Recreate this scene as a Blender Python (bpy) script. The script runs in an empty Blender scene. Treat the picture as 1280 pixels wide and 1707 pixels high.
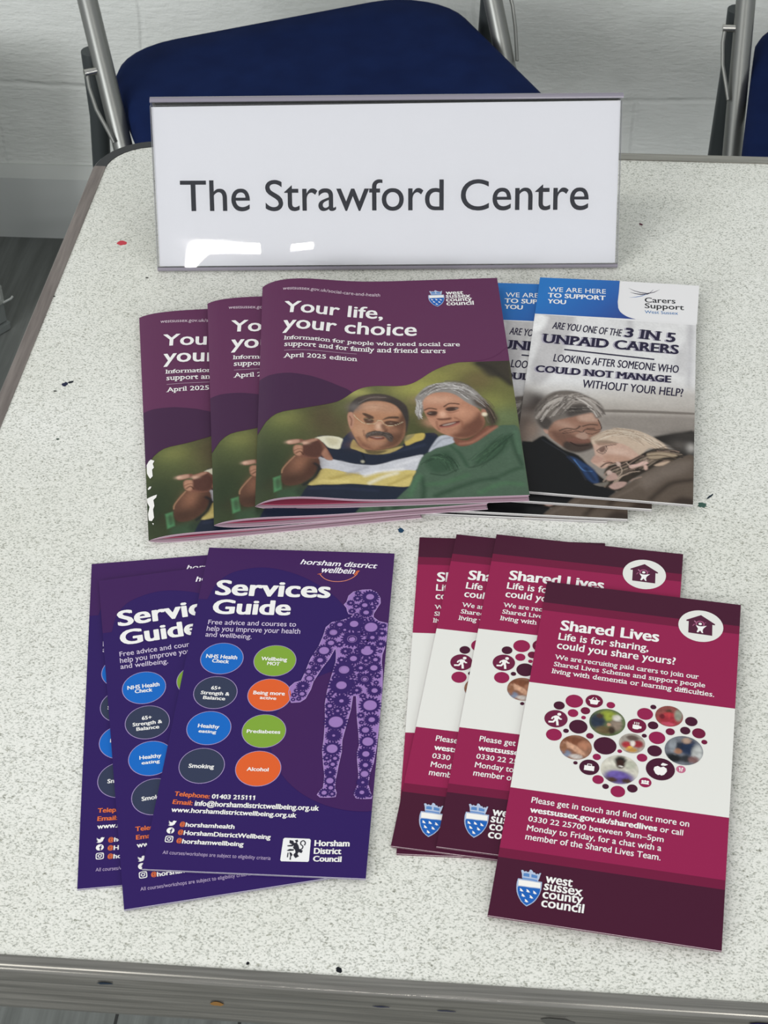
import bpy, bmesh, math, random
import numpy as np
from mathutils import Vector, Matrix

S = bpy.context.scene
COL = S.collection
T = 0.72                                   # height of the table top above the floor


def lin(hx):
    hx = hx.lstrip('#')
    v = [int(hx[i:i + 2], 16) / 255 for i in (0, 2, 4)]
    return tuple(c / 12.92 if c <= .04045 else ((c + .055) / 1.055) ** 2.4 for c in v)


# ------------------------------------------------------------------ camera
cam = bpy.data.cameras.new('camera')
cam.sensor_fit = 'VERTICAL'
cam.sensor_height = 36.0
cam.lens = 2856.18 / 1707 * 36
cam.clip_start = .02
cam_o = bpy.data.objects.new('camera', cam)
COL.objects.link(cam_o)
R3 = Matrix(((0.996305, -0.043499, 0.074062), (0.084336, 0.658793, -0.747583), (-0.016272, 0.751066, 0.660027)))
cam_o.matrix_world = Matrix.Translation((0, 0, T + .61865)) @ R3.to_4x4()
S.camera = cam_o
cam.dof.use_dof = True
cam.dof.focus_distance = 1.0
cam.dof.aperture_fstop = 64

# ------------------------------------------------------------------ light
world = bpy.data.worlds.new('room_light')
S.world = world
world.use_nodes = True
bg = world.node_tree.nodes['Background']
bg.inputs[0].default_value = (.93, .97, 1, 1)
bg.inputs[1].default_value = .47


def ceiling_lamp(name, x, y, z, sx, sy, power, col=(1, .985, .95)):
    l = bpy.data.lights.new(name, 'AREA')
    l.shape = 'RECTANGLE'
    l.size, l.size_y, l.energy, l.color = sx, sy, power, col
    o = bpy.data.objects.new(name, l)
    COL.objects.link(o)
    o.location = (x, y, z)
    return o


ceiling_lamp('ceiling_panel_light', -1.1, .3, 2.65, 1.2, .6, 9)
ceiling_lamp('ceiling_panel_light', .9, -1.4, 2.65, 1.2, 1.2, 20)
ceiling_lamp('ceiling_panel_light', -1.7, -2.4, 2.65, 1.2, 1.2, 24)
ceiling_lamp('ceiling_strip_light', -.47, -4.98, 2.6, .33, .13, 9)
ceiling_lamp('ceiling_strip_light', -.115, -4.99, 2.6, .10, .08, 2.2)



def fill_light(name, loc, target, sx, sy, power, col=(.96, .98, 1)):
    o = ceiling_lamp(name, *loc, sx, sy, power, col)
    o.rotation_euler = (Vector(target) - Vector(loc)).to_track_quat('-Z', 'Y').to_euler()
    return o


# added fill lamps behind the camera that brighten the sign and wall
fill_light('front_fill_light', (-2.5, -2.6, 1.9), (0, 1.3, .7), 1.8, 1.3, 100)
fill_light('front_fill_light', (2.9, -2.6, 1.9), (.1, 1.3, .7), 1.8, 1.3, 72)

S.view_settings.view_transform = 'Standard'
S.view_settings.look = 'None'
S.view_settings.gamma = 1
S.view_settings.use_curve_mapping = False
S.view_settings.exposure = 0.0

# ------------------------------------------------------------------ materials
MATS = {}


def mat(name, hx=None, rough=.5, metal=0., spec=.5, coat=0.):
    if name in MATS:
        return MATS[name]
    m = bpy.data.materials.new(name)
    m.use_nodes = True
    b = m.node_tree.nodes['Principled BSDF']
    if hx:
        b.inputs['Base Color'].default_value = (*lin(hx), 1)
    b.inputs['Roughness'].default_value = rough
    b.inputs['Metallic'].default_value = metal
    b.inputs['Specular IOR Level'].default_value = spec
    b.inputs['Coat Weight'].default_value = coat
    MATS[name] = m
    return m


def nd(m, kind, **kw):
    n = m.node_tree.nodes.new(kind)
    for k, v in kw.items():
        setattr(n, k, v)
    return n


def lk(m, a, b):
    m.node_tree.links.new(a, b)


def coords(m, scale=(1, 1, 1), loc=(0, 0, 0), rot=(0, 0, 0)):
    tc = nd(m, 'ShaderNodeTexCoord')
    mp = nd(m, 'ShaderNodeMapping')
    mp.inputs['Scale'].default_value = scale
    mp.inputs['Location'].default_value = loc
    mp.inputs['Rotation'].default_value = rot
    lk(m, tc.outputs['Object'], mp.inputs['Vector'])
    return mp.outputs['Vector']


def ramp(m, fac, stops):
    r = nd(m, 'ShaderNodeValToRGB')
    el = r.color_ramp.elements
    while len(el) < len(stops):
        el.new(.5)
    for e, (p, c) in zip(el, stops):
        e.position = p
        e.color = (*(lin(c) if isinstance(c, str) else (c, c, c)), 1)
    lk(m, fac, r.inputs['Fac'])
    return r.outputs['Color']


def noise(m, vec, scale, detail=2., rough=.5):
    n = nd(m, 'ShaderNodeTexNoise')
    n.inputs['Scale'].default_value = scale
    n.inputs['Detail'].default_value = detail
    n.inputs['Roughness'].default_value = rough
    lk(m, vec, n.inputs['Vector'])
    return n.outputs['Fac']


def bump(m, height, strength, dist, prev=None):
    b = nd(m, 'ShaderNodeBump')
    b.inputs['Strength'].default_value = strength
    b.inputs['Distance'].default_value = dist
    lk(m, height, b.inputs['Height'])
    if prev is not None:
        lk(m, prev, b.inputs['Normal'])
    return b.outputs['Normal']


def bsdf(m):
    return m.node_tree.nodes['Principled BSDF']


def mixc(m, fac, a, b, mode='MIX'):
    x = nd(m, 'ShaderNodeMix', data_type='RGBA', blend_type=mode)
    for sock, v in ((x.inputs[0], fac), (x.inputs[6], a), (x.inputs[7], b)):
        if isinstance(v, (int, float)):
            sock.default_value = v
        elif isinstance(v, str):
            sock.default_value = (*lin(v), 1)
        else:
            lk(m, v, sock)
    return x.outputs[2]


# speckled pale laminate
m = mat('speckled_laminate', rough=.42, spec=.35)
v = coords(m, (1, 1.35, 1))
a = ramp(m, noise(m, v, 880, 2.5, .62), [(.30, '#9d9e97'), (.40, '#c6c7bf'), (.49, '#e6e6df'), (.75, '#f0efe9')])
b2 = ramp(m, noise(m, coords(m, (1, 1.2, 1), (3, 7, 1)), 520, 2, .6), [(.28, '#b9b9b1'), (.40, '#ffffff')])
c3 = mixc(m, 1., a, b2, 'MULTIPLY')
d = ramp(m, noise(m, coords(m, (1, 1, 1), (1, 2, 5)), 9, 2, .5), [(.3, '#f4f4f1'), (.7, '#ffffff')])
lk(m, mixc(m, 1., c3, d, 'MULTIPLY'), bsdf(m).inputs['Base Color'])
lk(m, bump(m, noise(m, v, 700, 2), .08, .0004), bsdf(m).inputs['Normal'])

# brushed aluminium edging
m = mat('aluminium_trim', '#a8a59e', .18, .75)
v = coords(m, (6, 300, 300))
lk(m, ramp(m, noise(m, v, 3, 3), [(.3, '#7f7d77'), (.7, '#a19e97')]), bsdf(m).inputs['Base Color'])
m = mat('brown_grey_side_trim', '#7b726d', .5, .35)  # streaked brown-grey tone for the left edging
v = coords(m, (120, 8, 120))
lk(m, ramp(m, noise(m, v, 3, 4), [(.3, '#6a615d'), (.7, '#877e79')]), bsdf(m).inputs['Base Color'])

# painted block wall
m = mat('painted_block_wall', rough=.55, spec=.4)
tc = nd(m, 'ShaderNodeTexCoord')
sep = nd(m, 'ShaderNodeSeparateXYZ')
lk(m, tc.outputs['Object'], sep.inputs[0])
cmb = nd(m, 'ShaderNodeCombineXYZ')
lk(m, sep.outputs['X'], cmb.inputs['X'])
lk(m, sep.outputs['Z'], cmb.inputs['Y'])
mp = nd(m, 'ShaderNodeMapping')
mp.inputs['Location'].default_value = (.508 + .22, -.245 + .225 * 2, 0)
lk(m, cmb.outputs[0], mp.inputs[0])
br = nd(m, 'ShaderNodeTexBrick')
for k, val in (('Scale', 1), ('Brick Width', .44), ('Row Height', .225), ('Mortar Size', .006), ('Mortar Smooth', .9)):
    br.inputs[k].default_value = val
wob = nd(m, 'ShaderNodeVectorMath', operation='MULTIPLY_ADD')
nz = nd(m, 'ShaderNodeTexNoise')
nz.inputs['Scale'].default_value = 9
lk(m, mp.outputs[0], nz.inputs['Vector'])
wob.inputs[1].default_value = (.02, .02, 0)
lk(m, nz.outputs['Color'], wob.inputs[0])
lk(m, mp.outputs[0], wob.inputs[2])
lk(m, wob.outputs[0], br.inputs['Vector'])
inv = nd(m, 'ShaderNodeMath', operation='SUBTRACT')
inv.inputs[0].default_value = 1
lk(m, br.outputs['Fac'], inv.inputs[1])
n1 = bump(m, inv.outputs[0], .4, .004)
vv = coords(m, (45, 1, 150))
n2 = bump(m, noise(m, vv, 1, 4, .65), .8, .0022, n1)
n3 = bump(m, noise(m, coords(m, (1, 1, 1)), 26, 5, .65), .45, .005, n2)
lk(m, n3, bsdf(m).inputs['Normal'])
lk(m, ramp(m, noise(m, coords(m, (1, 1, 1.6)), 6, 4, .6), [(.3, '#dbded8'), (.7, '#e6e8e3')]), bsdf(m).inputs['Base Color'])

# dark grey plank floor
m = mat('grey_plank_floor', rough=.42)
v = coords(m, (1, 1, 1), (.385, 0, 0), (0, 0, math.pi / 2))
br = nd(m, 'ShaderNodeTexBrick')
for k, val in (('Scale', 1), ('Brick Width', 1.3), ('Row Height', .11), ('Mortar Size', .0016), ('Mortar Smooth', .1)):
    br.inputs[k].default_value = val
br.inputs['Color1'].default_value = (*lin('#7c7e79'), 1)
br.inputs['Color2'].default_value = (*lin('#6f7371'), 1)
br.inputs['Mortar'].default_value = (*lin('#242524'), 1)
lk(m, v, br.inputs['Vector'])
g = ramp(m, noise(m, coords(m, (60, 3, 1)), 1.2, 5, .65), [(.3, '#b8b8b6'), (.7, '#ffffff')])
lk(m, mixc(m, 1., br.outputs['Color'], g, 'MULTIPLY'), bsdf(m).inputs['Base Color'])

# navy upholstery
m = mat('navy_fabric', '#16264f', .9, 0, .1)
wv = noise(m, coords(m, (1, 1, 1)), 1400, 2)
lk(m, bump(m, wv, .3, .0006), bsdf(m).inputs['Normal'])
lk(m, ramp(m, noise(m, coords(m, (1, 1, 1)), 30, 3), [(.3, '#0e1d45'), (.7, '#12234e')]), bsdf(m).inputs['Base Color'])
bsdf(m).inputs['Sheen Weight'].default_value = .0

mat('chair_steel', '#8b8c88', .36, .8)
mat('dark_steel', '#4a4f50', .5, .5)
mat('chrome', '#c8c6c0', .22, 1)
mat('black_plastic', '#14161b', .45)
mat('skirting_paint', '#d3d6d3', .5)
mat('white_paint', '#c4c7c2', .5)
mat('case_metal', '#8b908e', .42, .5)
mat('case_dark', '#191c1c', .6)
mat('case_edge', '#b9bcb8', .35, .6)
mat('chipboard', '#8a7357', .8)
mat('paper_white', '#ecebe8', .6, 0, .3)
mat('sheet_white', '#e9e9eb', .5, 0, .3)

# clear acrylic: part mirror, part see-through (angle dependent)
m = mat('clear_acrylic')
nt = m.node_tree
nt.nodes.remove(bsdf(m))
tr = nd(m, 'ShaderNodeBsdfTransparent')
tr.inputs[0].default_value = (.985, .985, .99, 1)
gl = nd(m, 'ShaderNodeBsdfGlossy')
gl.inputs['Roughness'].default_value = .012
fr = nd(m, 'ShaderNodeFresnel')
fr.inputs['IOR'].default_value = 1.5
mx = nd(m, 'ShaderNodeMixShader')
lk(m, fr.outputs[0], mx.inputs[0])
lk(m, tr.outputs[0], mx.inputs[1])
lk(m, gl.outputs[0], mx.inputs[2])
# faint hollow near the lower left corner of the bent sheet
sp_ = nd(m, 'ShaderNodeSeparateXYZ')
lk(m, coords(m), sp_.inputs[0])


def mth(op, a, b=None, clamp=False):
    n = nd(m, 'ShaderNodeMath', operation=op, use_clamp=clamp)
    for k, q in enumerate((a, b)):
        if q is None:
            continue
        if isinstance(q, (int, float)):
            n.inputs[k].default_value = q
        else:
            lk(m, q, n.inputs[k])
    return n.outputs[0]


vv_ = mth('ADD', mth('MULTIPLY', sp_.outputs['Y'], .42262), mth('MULTIPLY', sp_.outputs['Z'], .90631))
dv = mth('MINIMUM', mth('SUBTRACT', vv_, .0185), 0.)
edge_ = mth('SUBTRACT', 1., mth('MULTIPLY', mth('SUBTRACT', sp_.outputs['X'], .016), 55.), True)
hh_ = mth('MULTIPLY', mth('MULTIPLY', mth('MULTIPLY', dv, dv), .21), edge_)
b0_ = bump(m, hh_, 1., 1.)
nb = bump(m, noise(m, coords(m, (1, 1, 1)), 9, 1), .5, .0006, b0_)
lk(m, nb, gl.inputs['Normal'])
lk(m, mx.outputs[0], nt.nodes['Material Output'].inputs['Surface'])
m = mat('acrylic_edge', '#8f8a95', .1)
bsdf(m).inputs['Transmission Weight'].default_value = .2
mat('acrylic_cut', '#cfcfd2', .3)

# printed photographs: the picture itself sits in a colour attribute of its own mesh
m = mat('photo_print', rough=.42, spec=.14)
at = nd(m, 'ShaderNodeAttribute', attribute_name='picture')
lk(m, at.outputs['Color'], bsdf(m).inputs['Base Color'])


def ink(hx, rough=.45):
    return mat('ink_' + hx.strip('#'), hx, rough, 0, .14)


# printed header that runs from bright to deep blue across the page
m = mat('blue_header_ink', rough=.42, spec=.14)
v = coords(m, (1, 1, 1))
sx = nd(m, 'ShaderNodeSeparateXYZ')
lk(m, v, sx.inputs[0])
ad = nd(m, 'ShaderNodeMath', operation='MULTIPLY_ADD')
lk(m, sx.outputs['X'], ad.inputs[0])
ad.inputs[1].default_value = 13.
ad.inputs[2].default_value = .62
a2 = nd(m, 'ShaderNodeMath', operation='MULTIPLY_ADD')
lk(m, sx.outputs['Y'], a2.inputs[0])
a2.inputs[1].default_value = -9.
lk(m, ad.outputs[0], a2.inputs[2])
a3 = nd(m, 'ShaderNodeMath', operation='SUBTRACT')
lk(m, a2.outputs[0], a3.inputs[0])
a3.inputs[1].default_value = -.72
lk(m, ramp(m, a3.outputs[0], [(.0, '#2a74bd'), (.5, '#2c5fa9'), (1., '#2f2f74')]), bsdf(m).inputs['Base Color'])


# ------------------------------------------------------------------ object helpers
def tag(o, label=None, cat=None, group=None, kind=None):
    for k, v in (('label', label), ('category', cat), ('group', group), ('kind', kind)):
        if v:
            o[k] = v
    return o


def thing(name, loc, label, cat, group=None, rz=0.):
    o = bpy.data.objects.new(name, None)
    o.empty_display_size = .05
    COL.objects.link(o)
    o.location = loc
    o.rotation_euler = (0, 0, rz)
    return tag(o, label, cat, group)


def link(name, me, parent=None):
    o = bpy.data.objects.new(name, me)
    COL.objects.link(o)
    o.parent = parent
    return o


def copy_tree(o, parent=None):
    c = o.copy()
    COL.objects.link(c)
    c.parent = parent
    for ch in list(o.children):
        copy_tree(ch, c)
    return c


def from_bm(name, bm, mats, parent=None, smooth=True):
    me = bpy.data.meshes.new(name)
    bm.normal_update()
    bm.to_mesh(me)
    bm.free()
    for x in (mats if isinstance(mats, (list, tuple)) else [mats]):
        me.materials.append(mat(x) if isinstance(x, str) else x)
    if smooth:
        for p in me.polygons:
            p.use_smooth = True
        me.set_sharp_from_angle(angle=math.radians(38))
    return link(name, me, parent)


def add_box(bm, x0, x1, y0, y1, z0, z1, bev=0., mi=0):
    vs = [bm.verts.new(c) for c in ((x0, y0, z0), (x1, y0, z0), (x1, y1, z0), (x0, y1, z0), (x0, y0, z1), (x1, y0, z1), (x1, y1, z1), (x0, y1, z1))]
    fs = [bm.faces.new([vs[i] for i in q]) for q in ((3, 2, 1, 0), (4, 5, 6, 7), (0, 1, 5, 4), (1, 2, 6, 5), (2, 3, 7, 6), (3, 0, 4, 7))]
    for f in fs:
        f.material_index = mi
    if bev:
        bmesh.ops.bevel(bm, geom=list({e for f in fs for e in f.edges}), offset=bev, segments=2, affect='EDGES')
    return fs


def add_tube(bm, pts, r, n=14, caps=True):
    pts = [Vector(p) for p in pts]
    rings = []
    ref = None
    for i, p in enumerate(pts):
        t = (pts[min(i + 1, len(pts) - 1)] - pts[max(i - 1, 0)]).normalized()
        if ref is None:
            ref = t.orthogonal().normalized()
        ref = (ref - t * ref.dot(t)).normalized()
        bi = t.cross(ref)
        rr = r[i] if isinstance(r, (list, tuple)) else r
        rings.append([bm.verts.new(p + (ref * math.cos(2 * math.pi * k / n) + bi * math.sin(2 * math.pi * k / n)) * rr) for k in range(n)])
    for a, b in zip(rings, rings[1:]):
        for k in range(n):
            bm.faces.new((a[k], a[(k + 1) % n], b[(k + 1) % n], b[k]))
    if caps:
        bm.faces.new(rings[0][::-1])
        bm.faces.new(rings[-1])


def add_prism(bm, pts, z0, z1, mi=0, mi_side=None):
    """pts: 2-D outline (counter-clockwise), extruded from z0 to z1"""
    lo = [bm.verts.new((x, y, z0)) for x, y in pts]
    hi = [bm.verts.new((x, y, z1)) for x, y in pts]
    a = bm.faces.new(lo[::-1])
    b = bm.faces.new(hi)
    a.material_index = b.material_index = mi
    n = len(pts)
    for k in range(n):
        f = bm.faces.new((lo[k], lo[(k + 1) % n], hi[(k + 1) % n], hi[k]))
        f.material_index = mi if mi_side is None else mi_side
    return b


def smooth_path(pts, n=6, closed=False):
    """Catmull-Rom through pts"""
    P = [np.array(p, float) for p in pts]
    out = []
    N = len(P)
    for i in range(N if closed else N - 1):
        p0 = P[(i - 1) % N] if closed or i > 0 else P[i]
        p1, p2 = P[i], P[(i + 1) % N]
        p3 = P[(i + 2) % N] if closed or i + 2 < N else p2
        for k in range(n):
            t = k / n
            out.append(tuple(.5 * (2 * p1 + (p2 - p0) * t + (2 * p0 - 5 * p1 + 4 * p2 - p3) * t * t + (3 * p1 - p0 - 3 * p2 + p3) * t ** 3)))
    if not closed:
        out.append(tuple(P[-1]))
    return out


# ------------------------------------------------------------------ printing on paper (page millimetres: x right, y down)
GLYPHS = {}
XH = [0., 0., 0.]                             # x-height and cap height of the plain letters, wanted x-height


def raw_text(s, res):
    c = bpy.data.curves.new('lettering', 'FONT')
    c.body = s
    c.resolution_u = res
    o = bpy.data.objects.new('lettering', c)
    COL.objects.link(o)
    me = bpy.data.meshes.new_from_object(o)
    V = np.array([v.co[:2] for v in me.vertices]).reshape(-1, 2)
    F = [tuple(p.vertices) for p in me.polygons]
    bpy.data.objects.remove(o)
    bpy.data.curves.remove(c)
    bpy.data.meshes.remove(me)
    return V, F


NV = {}


def glyph_mesh(s, res=3):
    if not XH[0]:
        XH[0] = float(raw_text('x', 3)[0][:, 1].max())
        XH[1] = float(raw_text('H', 3)[0][:, 1].max())
        XH[2] = XH[1] * .72
    if (s, res) not in GLYPHS:
        V, F = raw_text(s, res)
        k = 0
        extra = []
        for ch in reversed(s):               # letters are stored last one first
            if (ch, res) not in NV:
                NV[(ch, res)] = len(raw_text(ch, res)[0]) if ch != ' ' else 0
            n = NV[(ch, res)]
            y = V[k:k + n, 1]
            if ch.islower():
                a, b = XH[0], XH[1] * 1.06
                V[k:k + n, 1] = np.where(y <= 0, y, np.where(y < a, y * XH[2] / a, np.where(y < b, XH[2] + (y - a) * (b - XH[2]) / (b - a), y)))
            elif ch == '1' and n:
                x0, yt = V[k:k + n, 0].min(), y.max()
                extra.append([(x0 + .02, yt), (x0 + .02, yt - .13), (x0 - .13, yt - .23), (x0 - .13, yt - .12)])
            k += n
        assert k == len(V), (s, k, len(V))
        base = V
        for q in extra:
            F = F + [tuple(range(len(V), len(V) + 4))]
            V = np.vstack([V, np.array(q)])
        cnt = {}
        for f in F:
            for i in range(len(f)):
                e = tuple(sorted((f[i], f[(i + 1) % len(f)])))
                cnt[e] = cnt.get(e, 0) + 1
        bars = []
        for (i, j), n in cnt.items():
            if n == 1 and abs(V[i][1] - V[j][1]) < .004 and .03 < abs(V[i][0] - V[j][0]) < .2:
                bars.append((min(V[i][0], V[j][0]), max(V[i][0], V[j][0]), V[i][1]))
        GLYPHS[(s, res)] = (V, F, bars)
    return GLYPHS[(s, res)]


CAP = float(glyph_mesh('H')[0][:, 1].max())
LEV = .04                                     # one printed layer, mm


class Print:
    """collects flat printed shapes of one part of a page"""

    def __init__(s, page):
        s.page, s.v, s.f, s.m, s.mats, s.tick = page, [], [], [], [], 0

    def mi(s, hx):
        key = hx
        if key not in s.mats:
            s.mats.append(key)
        return s.mats.index(key)

    def raw(s, pts, faces, hx, lev):
        s.tick += 1
        z = lev * LEV + (s.tick % 9) * .002
        o = len(s.v)
        s.v += [(x, y, z) for x, y in pts]
        k = s.mi(hx)
        for f in faces:
            s.f.append(tuple(o + i for i in f))
            s.m.append(k)

    def poly(s, pts, hx, lev=1):
        s.raw(pts, [tuple(range(len(pts)))], hx, lev)

    def disc(s, c, r, hx, lev=1, n=28, ry=None, rot=0.):
        ry = ry or r
        cr, sr = math.cos(rot), math.sin(rot)
        P = [(r * math.cos(2 * math.pi * k / n), ry * math.sin(2 * math.pi * k / n)) for k in range(n)]
        s.poly([(c[0] + x * cr - y * sr, c[1] + x * sr + y * cr) for x, y in P], hx, lev)

    def ring(s, c, r0, r1, hx, lev=1, n=28, a0=0., a1=2 * math.pi):
        pts, fs = [], []
        for k in range(n + 1):
            a = a0 + (a1 - a0) * k / n
            pts += [(c[0] + r0 * math.cos(a), c[1] + r0 * math.sin(a)), (c[0] + r1 * math.cos(a), c[1] + r1 * math.sin(a))]
            if k:
                fs.append((2 * k - 2, 2 * k - 1, 2 * k + 1, 2 * k))
        s.raw(pts, fs, hx, lev)

    def gear(s, c, r0, r1, hx, lev=1, teeth=None):
        t = teeth or min(18, max(8, int(r1 * 5)))
        pts, fs = [], []
        rm = r1 * .84
        r0 = min(r0, rm * .88)
        n = t * 4
        for k in range(n):
            a = 2 * math.pi * k / n
            r = r1 * 1.06 if k % 4 in (0, 1) else rm
            pts += [(c[0] + r0 * math.cos(a), c[1] + r0 * math.sin(a)), (c[0] + r * math.cos(a), c[1] + r * math.sin(a))]
            j = (k + 1) % n
            fs.append((2 * k, 2 * k + 1, 2 * j + 1, 2 * j))
        s.raw(pts, fs, hx, lev)

    def line(s, pts, w, hx, lev=1):
        pts = [np.array(p, float) for p in pts]
        L, fs = [], []
        for i, p in enumerate(pts):
            d = pts[min(i + 1, len(pts) - 1)] - pts[max(i - 1, 0)]
            d = d / (np.hypot(*d) + 1e-9)
            ww = w[i] if isinstance(w, (list, tuple)) else w
            n = np.array([-d[1], d[0]]) * ww / 2
            L += [tuple(p + n), tuple(p - n)]
            if i:
                fs.append((2 * i - 2, 2 * i - 1, 2 * i + 1, 2 * i))
        s.raw(L, fs, hx, lev)

    def text(s, st, A, B, C, hx, lev=2, bold=0., slab=False, shear=0., capk=1., res=3):
        """baseline from A to B, C a point at cap height"""
        V, F, bars = glyph_mesh(st, res)
        A, B, C = (np.array(p, float) for p in (A, B, C))
        d = B - A
        L = np.hypot(*d)
        d = d / L
        n = np.array([d[1], -d[0]])
        cap = abs((C - A) @ n)
        x0, x1 = V[:, 0].min(), V[:, 0].max()
        kx = (L - 2 * bold) / (x1 - x0)
        ky = cap / CAP * capk
        def put(X, Y):
            X = np.asarray(X, float)
            Y = np.asarray(Y, float)
            q = A + np.outer(bold + (X - x0) * kx + shear * Y * ky, d) + np.outer(Y * ky, n)
            return q
        base = put(V[:, 0], V[:, 1])
        if bold:
            offs = [(0, 0)] + [(bold * math.cos(t), bold * .6 * math.sin(t)) for t in (0, math.pi, .8, 2.34, 3.93, 5.5)]
        else:
            offs = [(0, 0)]
        for ox, oy in offs:
            s.raw([tuple(q) for q in base + d * ox + n * oy], F, hx, lev)
        if slab:
            t = .05 / kx * ky * 1.
            for b0, b1, y in bars:
                e = .075
                if y > .25:
                    q = put([b0 - e, b1 + (e if y > .55 and st.isupper() else .0), b1 + (e if y > .55 and st.isupper() else .0), b0 - e], [y, y, y - .06, y - .06])
                else:
                    q = put([b0 - e, b1 + e, b1 + e, b0 - e], [y + .06, y + .06, y, y])
                for ox, oy in (offs if len(offs) < 3 else offs[:3]):
                    s.raw([tuple(k) for k in q + d * ox], [(0, 1, 2, 3)], hx, lev)

    def build(s, name, parent, label=None):
        pg = s.page
        me = bpy.data.meshes.new(name)
        bm = bmesh.new()
        vs = [bm.verts.new(v) for v in s.v]
        for f, k in zip(s.f, s.m):
            try:
                q = bm.faces.new([vs[i] for i in f])
            except ValueError:
                continue
            q.material_index = k
        bm.normal_update()
        flip = [q for q in bm.faces if q.normal.z > 0]     # page y runs down: +z here faces the wrong way once mirrored
        bmesh.ops.reverse_faces(bm, faces=flip)
        for xc in pg.cuts:
            bmesh.ops.bisect_plane(bm, geom=list(bm.verts) + list(bm.edges) + list(bm.faces), plane_co=(xc, 0, 0), plane_no=(1, 0, 0), dist=1e-5)
        for v in bm.verts:
            v.co = pg.put(*v.co)
        bm.to_mesh(me)
        bm.free()
        for k in s.mats:
            me.materials.append(mat(k) if k in MATS else ink(k))
        o = link(name, me, parent)
        return tag(o, label)


class Page:
    """page of w x h mm with its top face at height top (mm); profile(x) adds the bow of a booklet"""

    def __init__(s, w, h, top, profile=None, cuts=(), levk=1.):
        s.w, s.h, s.top, s.profile, s.cuts, s.levk = w, h, top, profile, cuts, levk

    def put(s, x, y, z=0.):
        b = s.profile(x) if s.profile else 0.
        return Vector(((x - s.w / 2) / 1000, (s.h / 2 - y) / 1000, (s.top + b + z * s.levk) / 1000))


class Paint:
    """soft-edged painting of a printed photograph at sample positions (page mm)"""

    def __init__(s, X, Y, base):
        s.X, s.Y = X, Y
        s.C = np.tile(np.array(lin(base)), (len(X), 1))

    def _mix(s, a, hx, idx=slice(None)):
        s.C[idx] += (np.array(lin(hx)) - s.C[idx]) * a[:, None]

    def fill(s, pts, hx, soft=.8, a=1., smooth=True):
        P = np.array(smooth_path(pts, 3, True) if smooth else pts)
        lo, hi = P.min(0) - soft * 2, P.max(0) + soft * 2
        idx = np.nonzero((s.X > lo[0]) & (s.X < hi[0]) & (s.Y > lo[1]) & (s.Y < hi[1]))[0]
        if not len(idx):
            return
        x, y = s.X[idx], s.Y[idx]
        d2 = np.full(len(idx), 1e9)
        ins = np.zeros(len(idx), bool)
        for (x0, y0), (x1, y1) in zip(P, np.roll(P, -1, 0)):
            dx, dy = x1 - x0, y1 - y0
            t = np.clip(((x - x0) * dx + (y - y0) * dy) / (dx * dx + dy * dy + 1e-12), 0, 1)
            d2 = np.minimum(d2, (x - x0 - t * dx) ** 2 + (y - y0 - t * dy) ** 2)
            c = (y0 > y) != (y1 > y)
            ins ^= c & (x < x0 + dx * (y - y0) / (dy + 1e-12))
        sd = np.where(ins, 1, -1) * np.sqrt(d2)
        t = np.clip(sd / soft * .5 + .5, 0, 1)
        s._mix(t * t * (3 - 2 * t) * a, hx, idx)

    def blob(s, c, rx, ry, hx, a=1., rot=0., hard=1.):
        cr, sr = math.cos(rot), math.sin(rot)
        dx, dy = s.X - c[0], s.Y - c[1]
        q = ((dx * cr + dy * sr) / rx) ** 2 + ((-dx * sr + dy * cr) / ry) ** 2
        s._mix(np.exp(-q ** hard) * a, hx)

    def stroke(s, pts, w, hx, a=1., soft=None, smooth=True):
        P = np.array(smooth_path(pts, 5) if smooth and len(pts) > 2 else pts)
        soft = soft or w * .6
        lo, hi = P.min(0) - w * 2, P.max(0) + w * 2
        idx = np.nonzero((s.X > lo[0]) & (s.X < hi[0]) & (s.Y > lo[1]) & (s.Y < hi[1]))[0]
        if not len(idx):
            return
        x, y = s.X[idx], s.Y[idx]
        d2 = np.full(len(idx), 1e9)
        for (x0, y0), (x1, y1) in zip(P, P[1:]):
            dx, dy = x1 - x0, y1 - y0
            t = np.clip(((x - x0) * dx + (y - y0) * dy) / (dx * dx + dy * dy + 1e-12), 0, 1)
            d2 = np.minimum(d2, (x - x0 - t * dx) ** 2 + (y - y0 - t * dy) ** 2)
        t = np.clip((w / 2 - np.sqrt(d2)) / soft + .5, 0, 1)
        s._mix(t * a, hx, idx)

    def hairs(s, pts, n, spread, w, cols, a=.7, seed=1):
        r = random.Random(seed)
        P = smooth_path(pts, 4)
        for k in range(n):
            ox, oy = r.gauss(0, spread), r.gauss(0, spread)
            i = r.randrange(0, max(1, len(P) - 4))
            seg = [(p[0] + ox + r.gauss(0, .15), p[1] + oy + r.gauss(0, .15)) for p in P[i:i + r.randrange(4, 9)]]
            if len(seg) > 1:
                s.stroke(seg, w * r.uniform(.6, 1.3), r.choice(cols), a, smooth=False)

    def grain(s, amount, cell, seed=0):
        g = np.random.default_rng(seed)
        N = g.random((64, 64))
        u, v = s.X / cell, s.Y / cell
        i, j = np.floor(u).astype(int), np.floor(v).astype(int)
        fu, fv = u - i, v - j
        fu, fv = fu * fu * (3 - 2 * fu), fv * fv * (3 - 2 * fv)
        q = lambda a, b: N[a % 64, b % 64]
        n = (q(i, j) * (1 - fu) + q(i + 1, j) * fu) * (1 - fv) + (q(i, j + 1) * (1 - fu) + q(i + 1, j + 1) * fu) * fv
        s.C *= (1 + (n - .5) * 2 * amount)[:, None]


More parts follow.
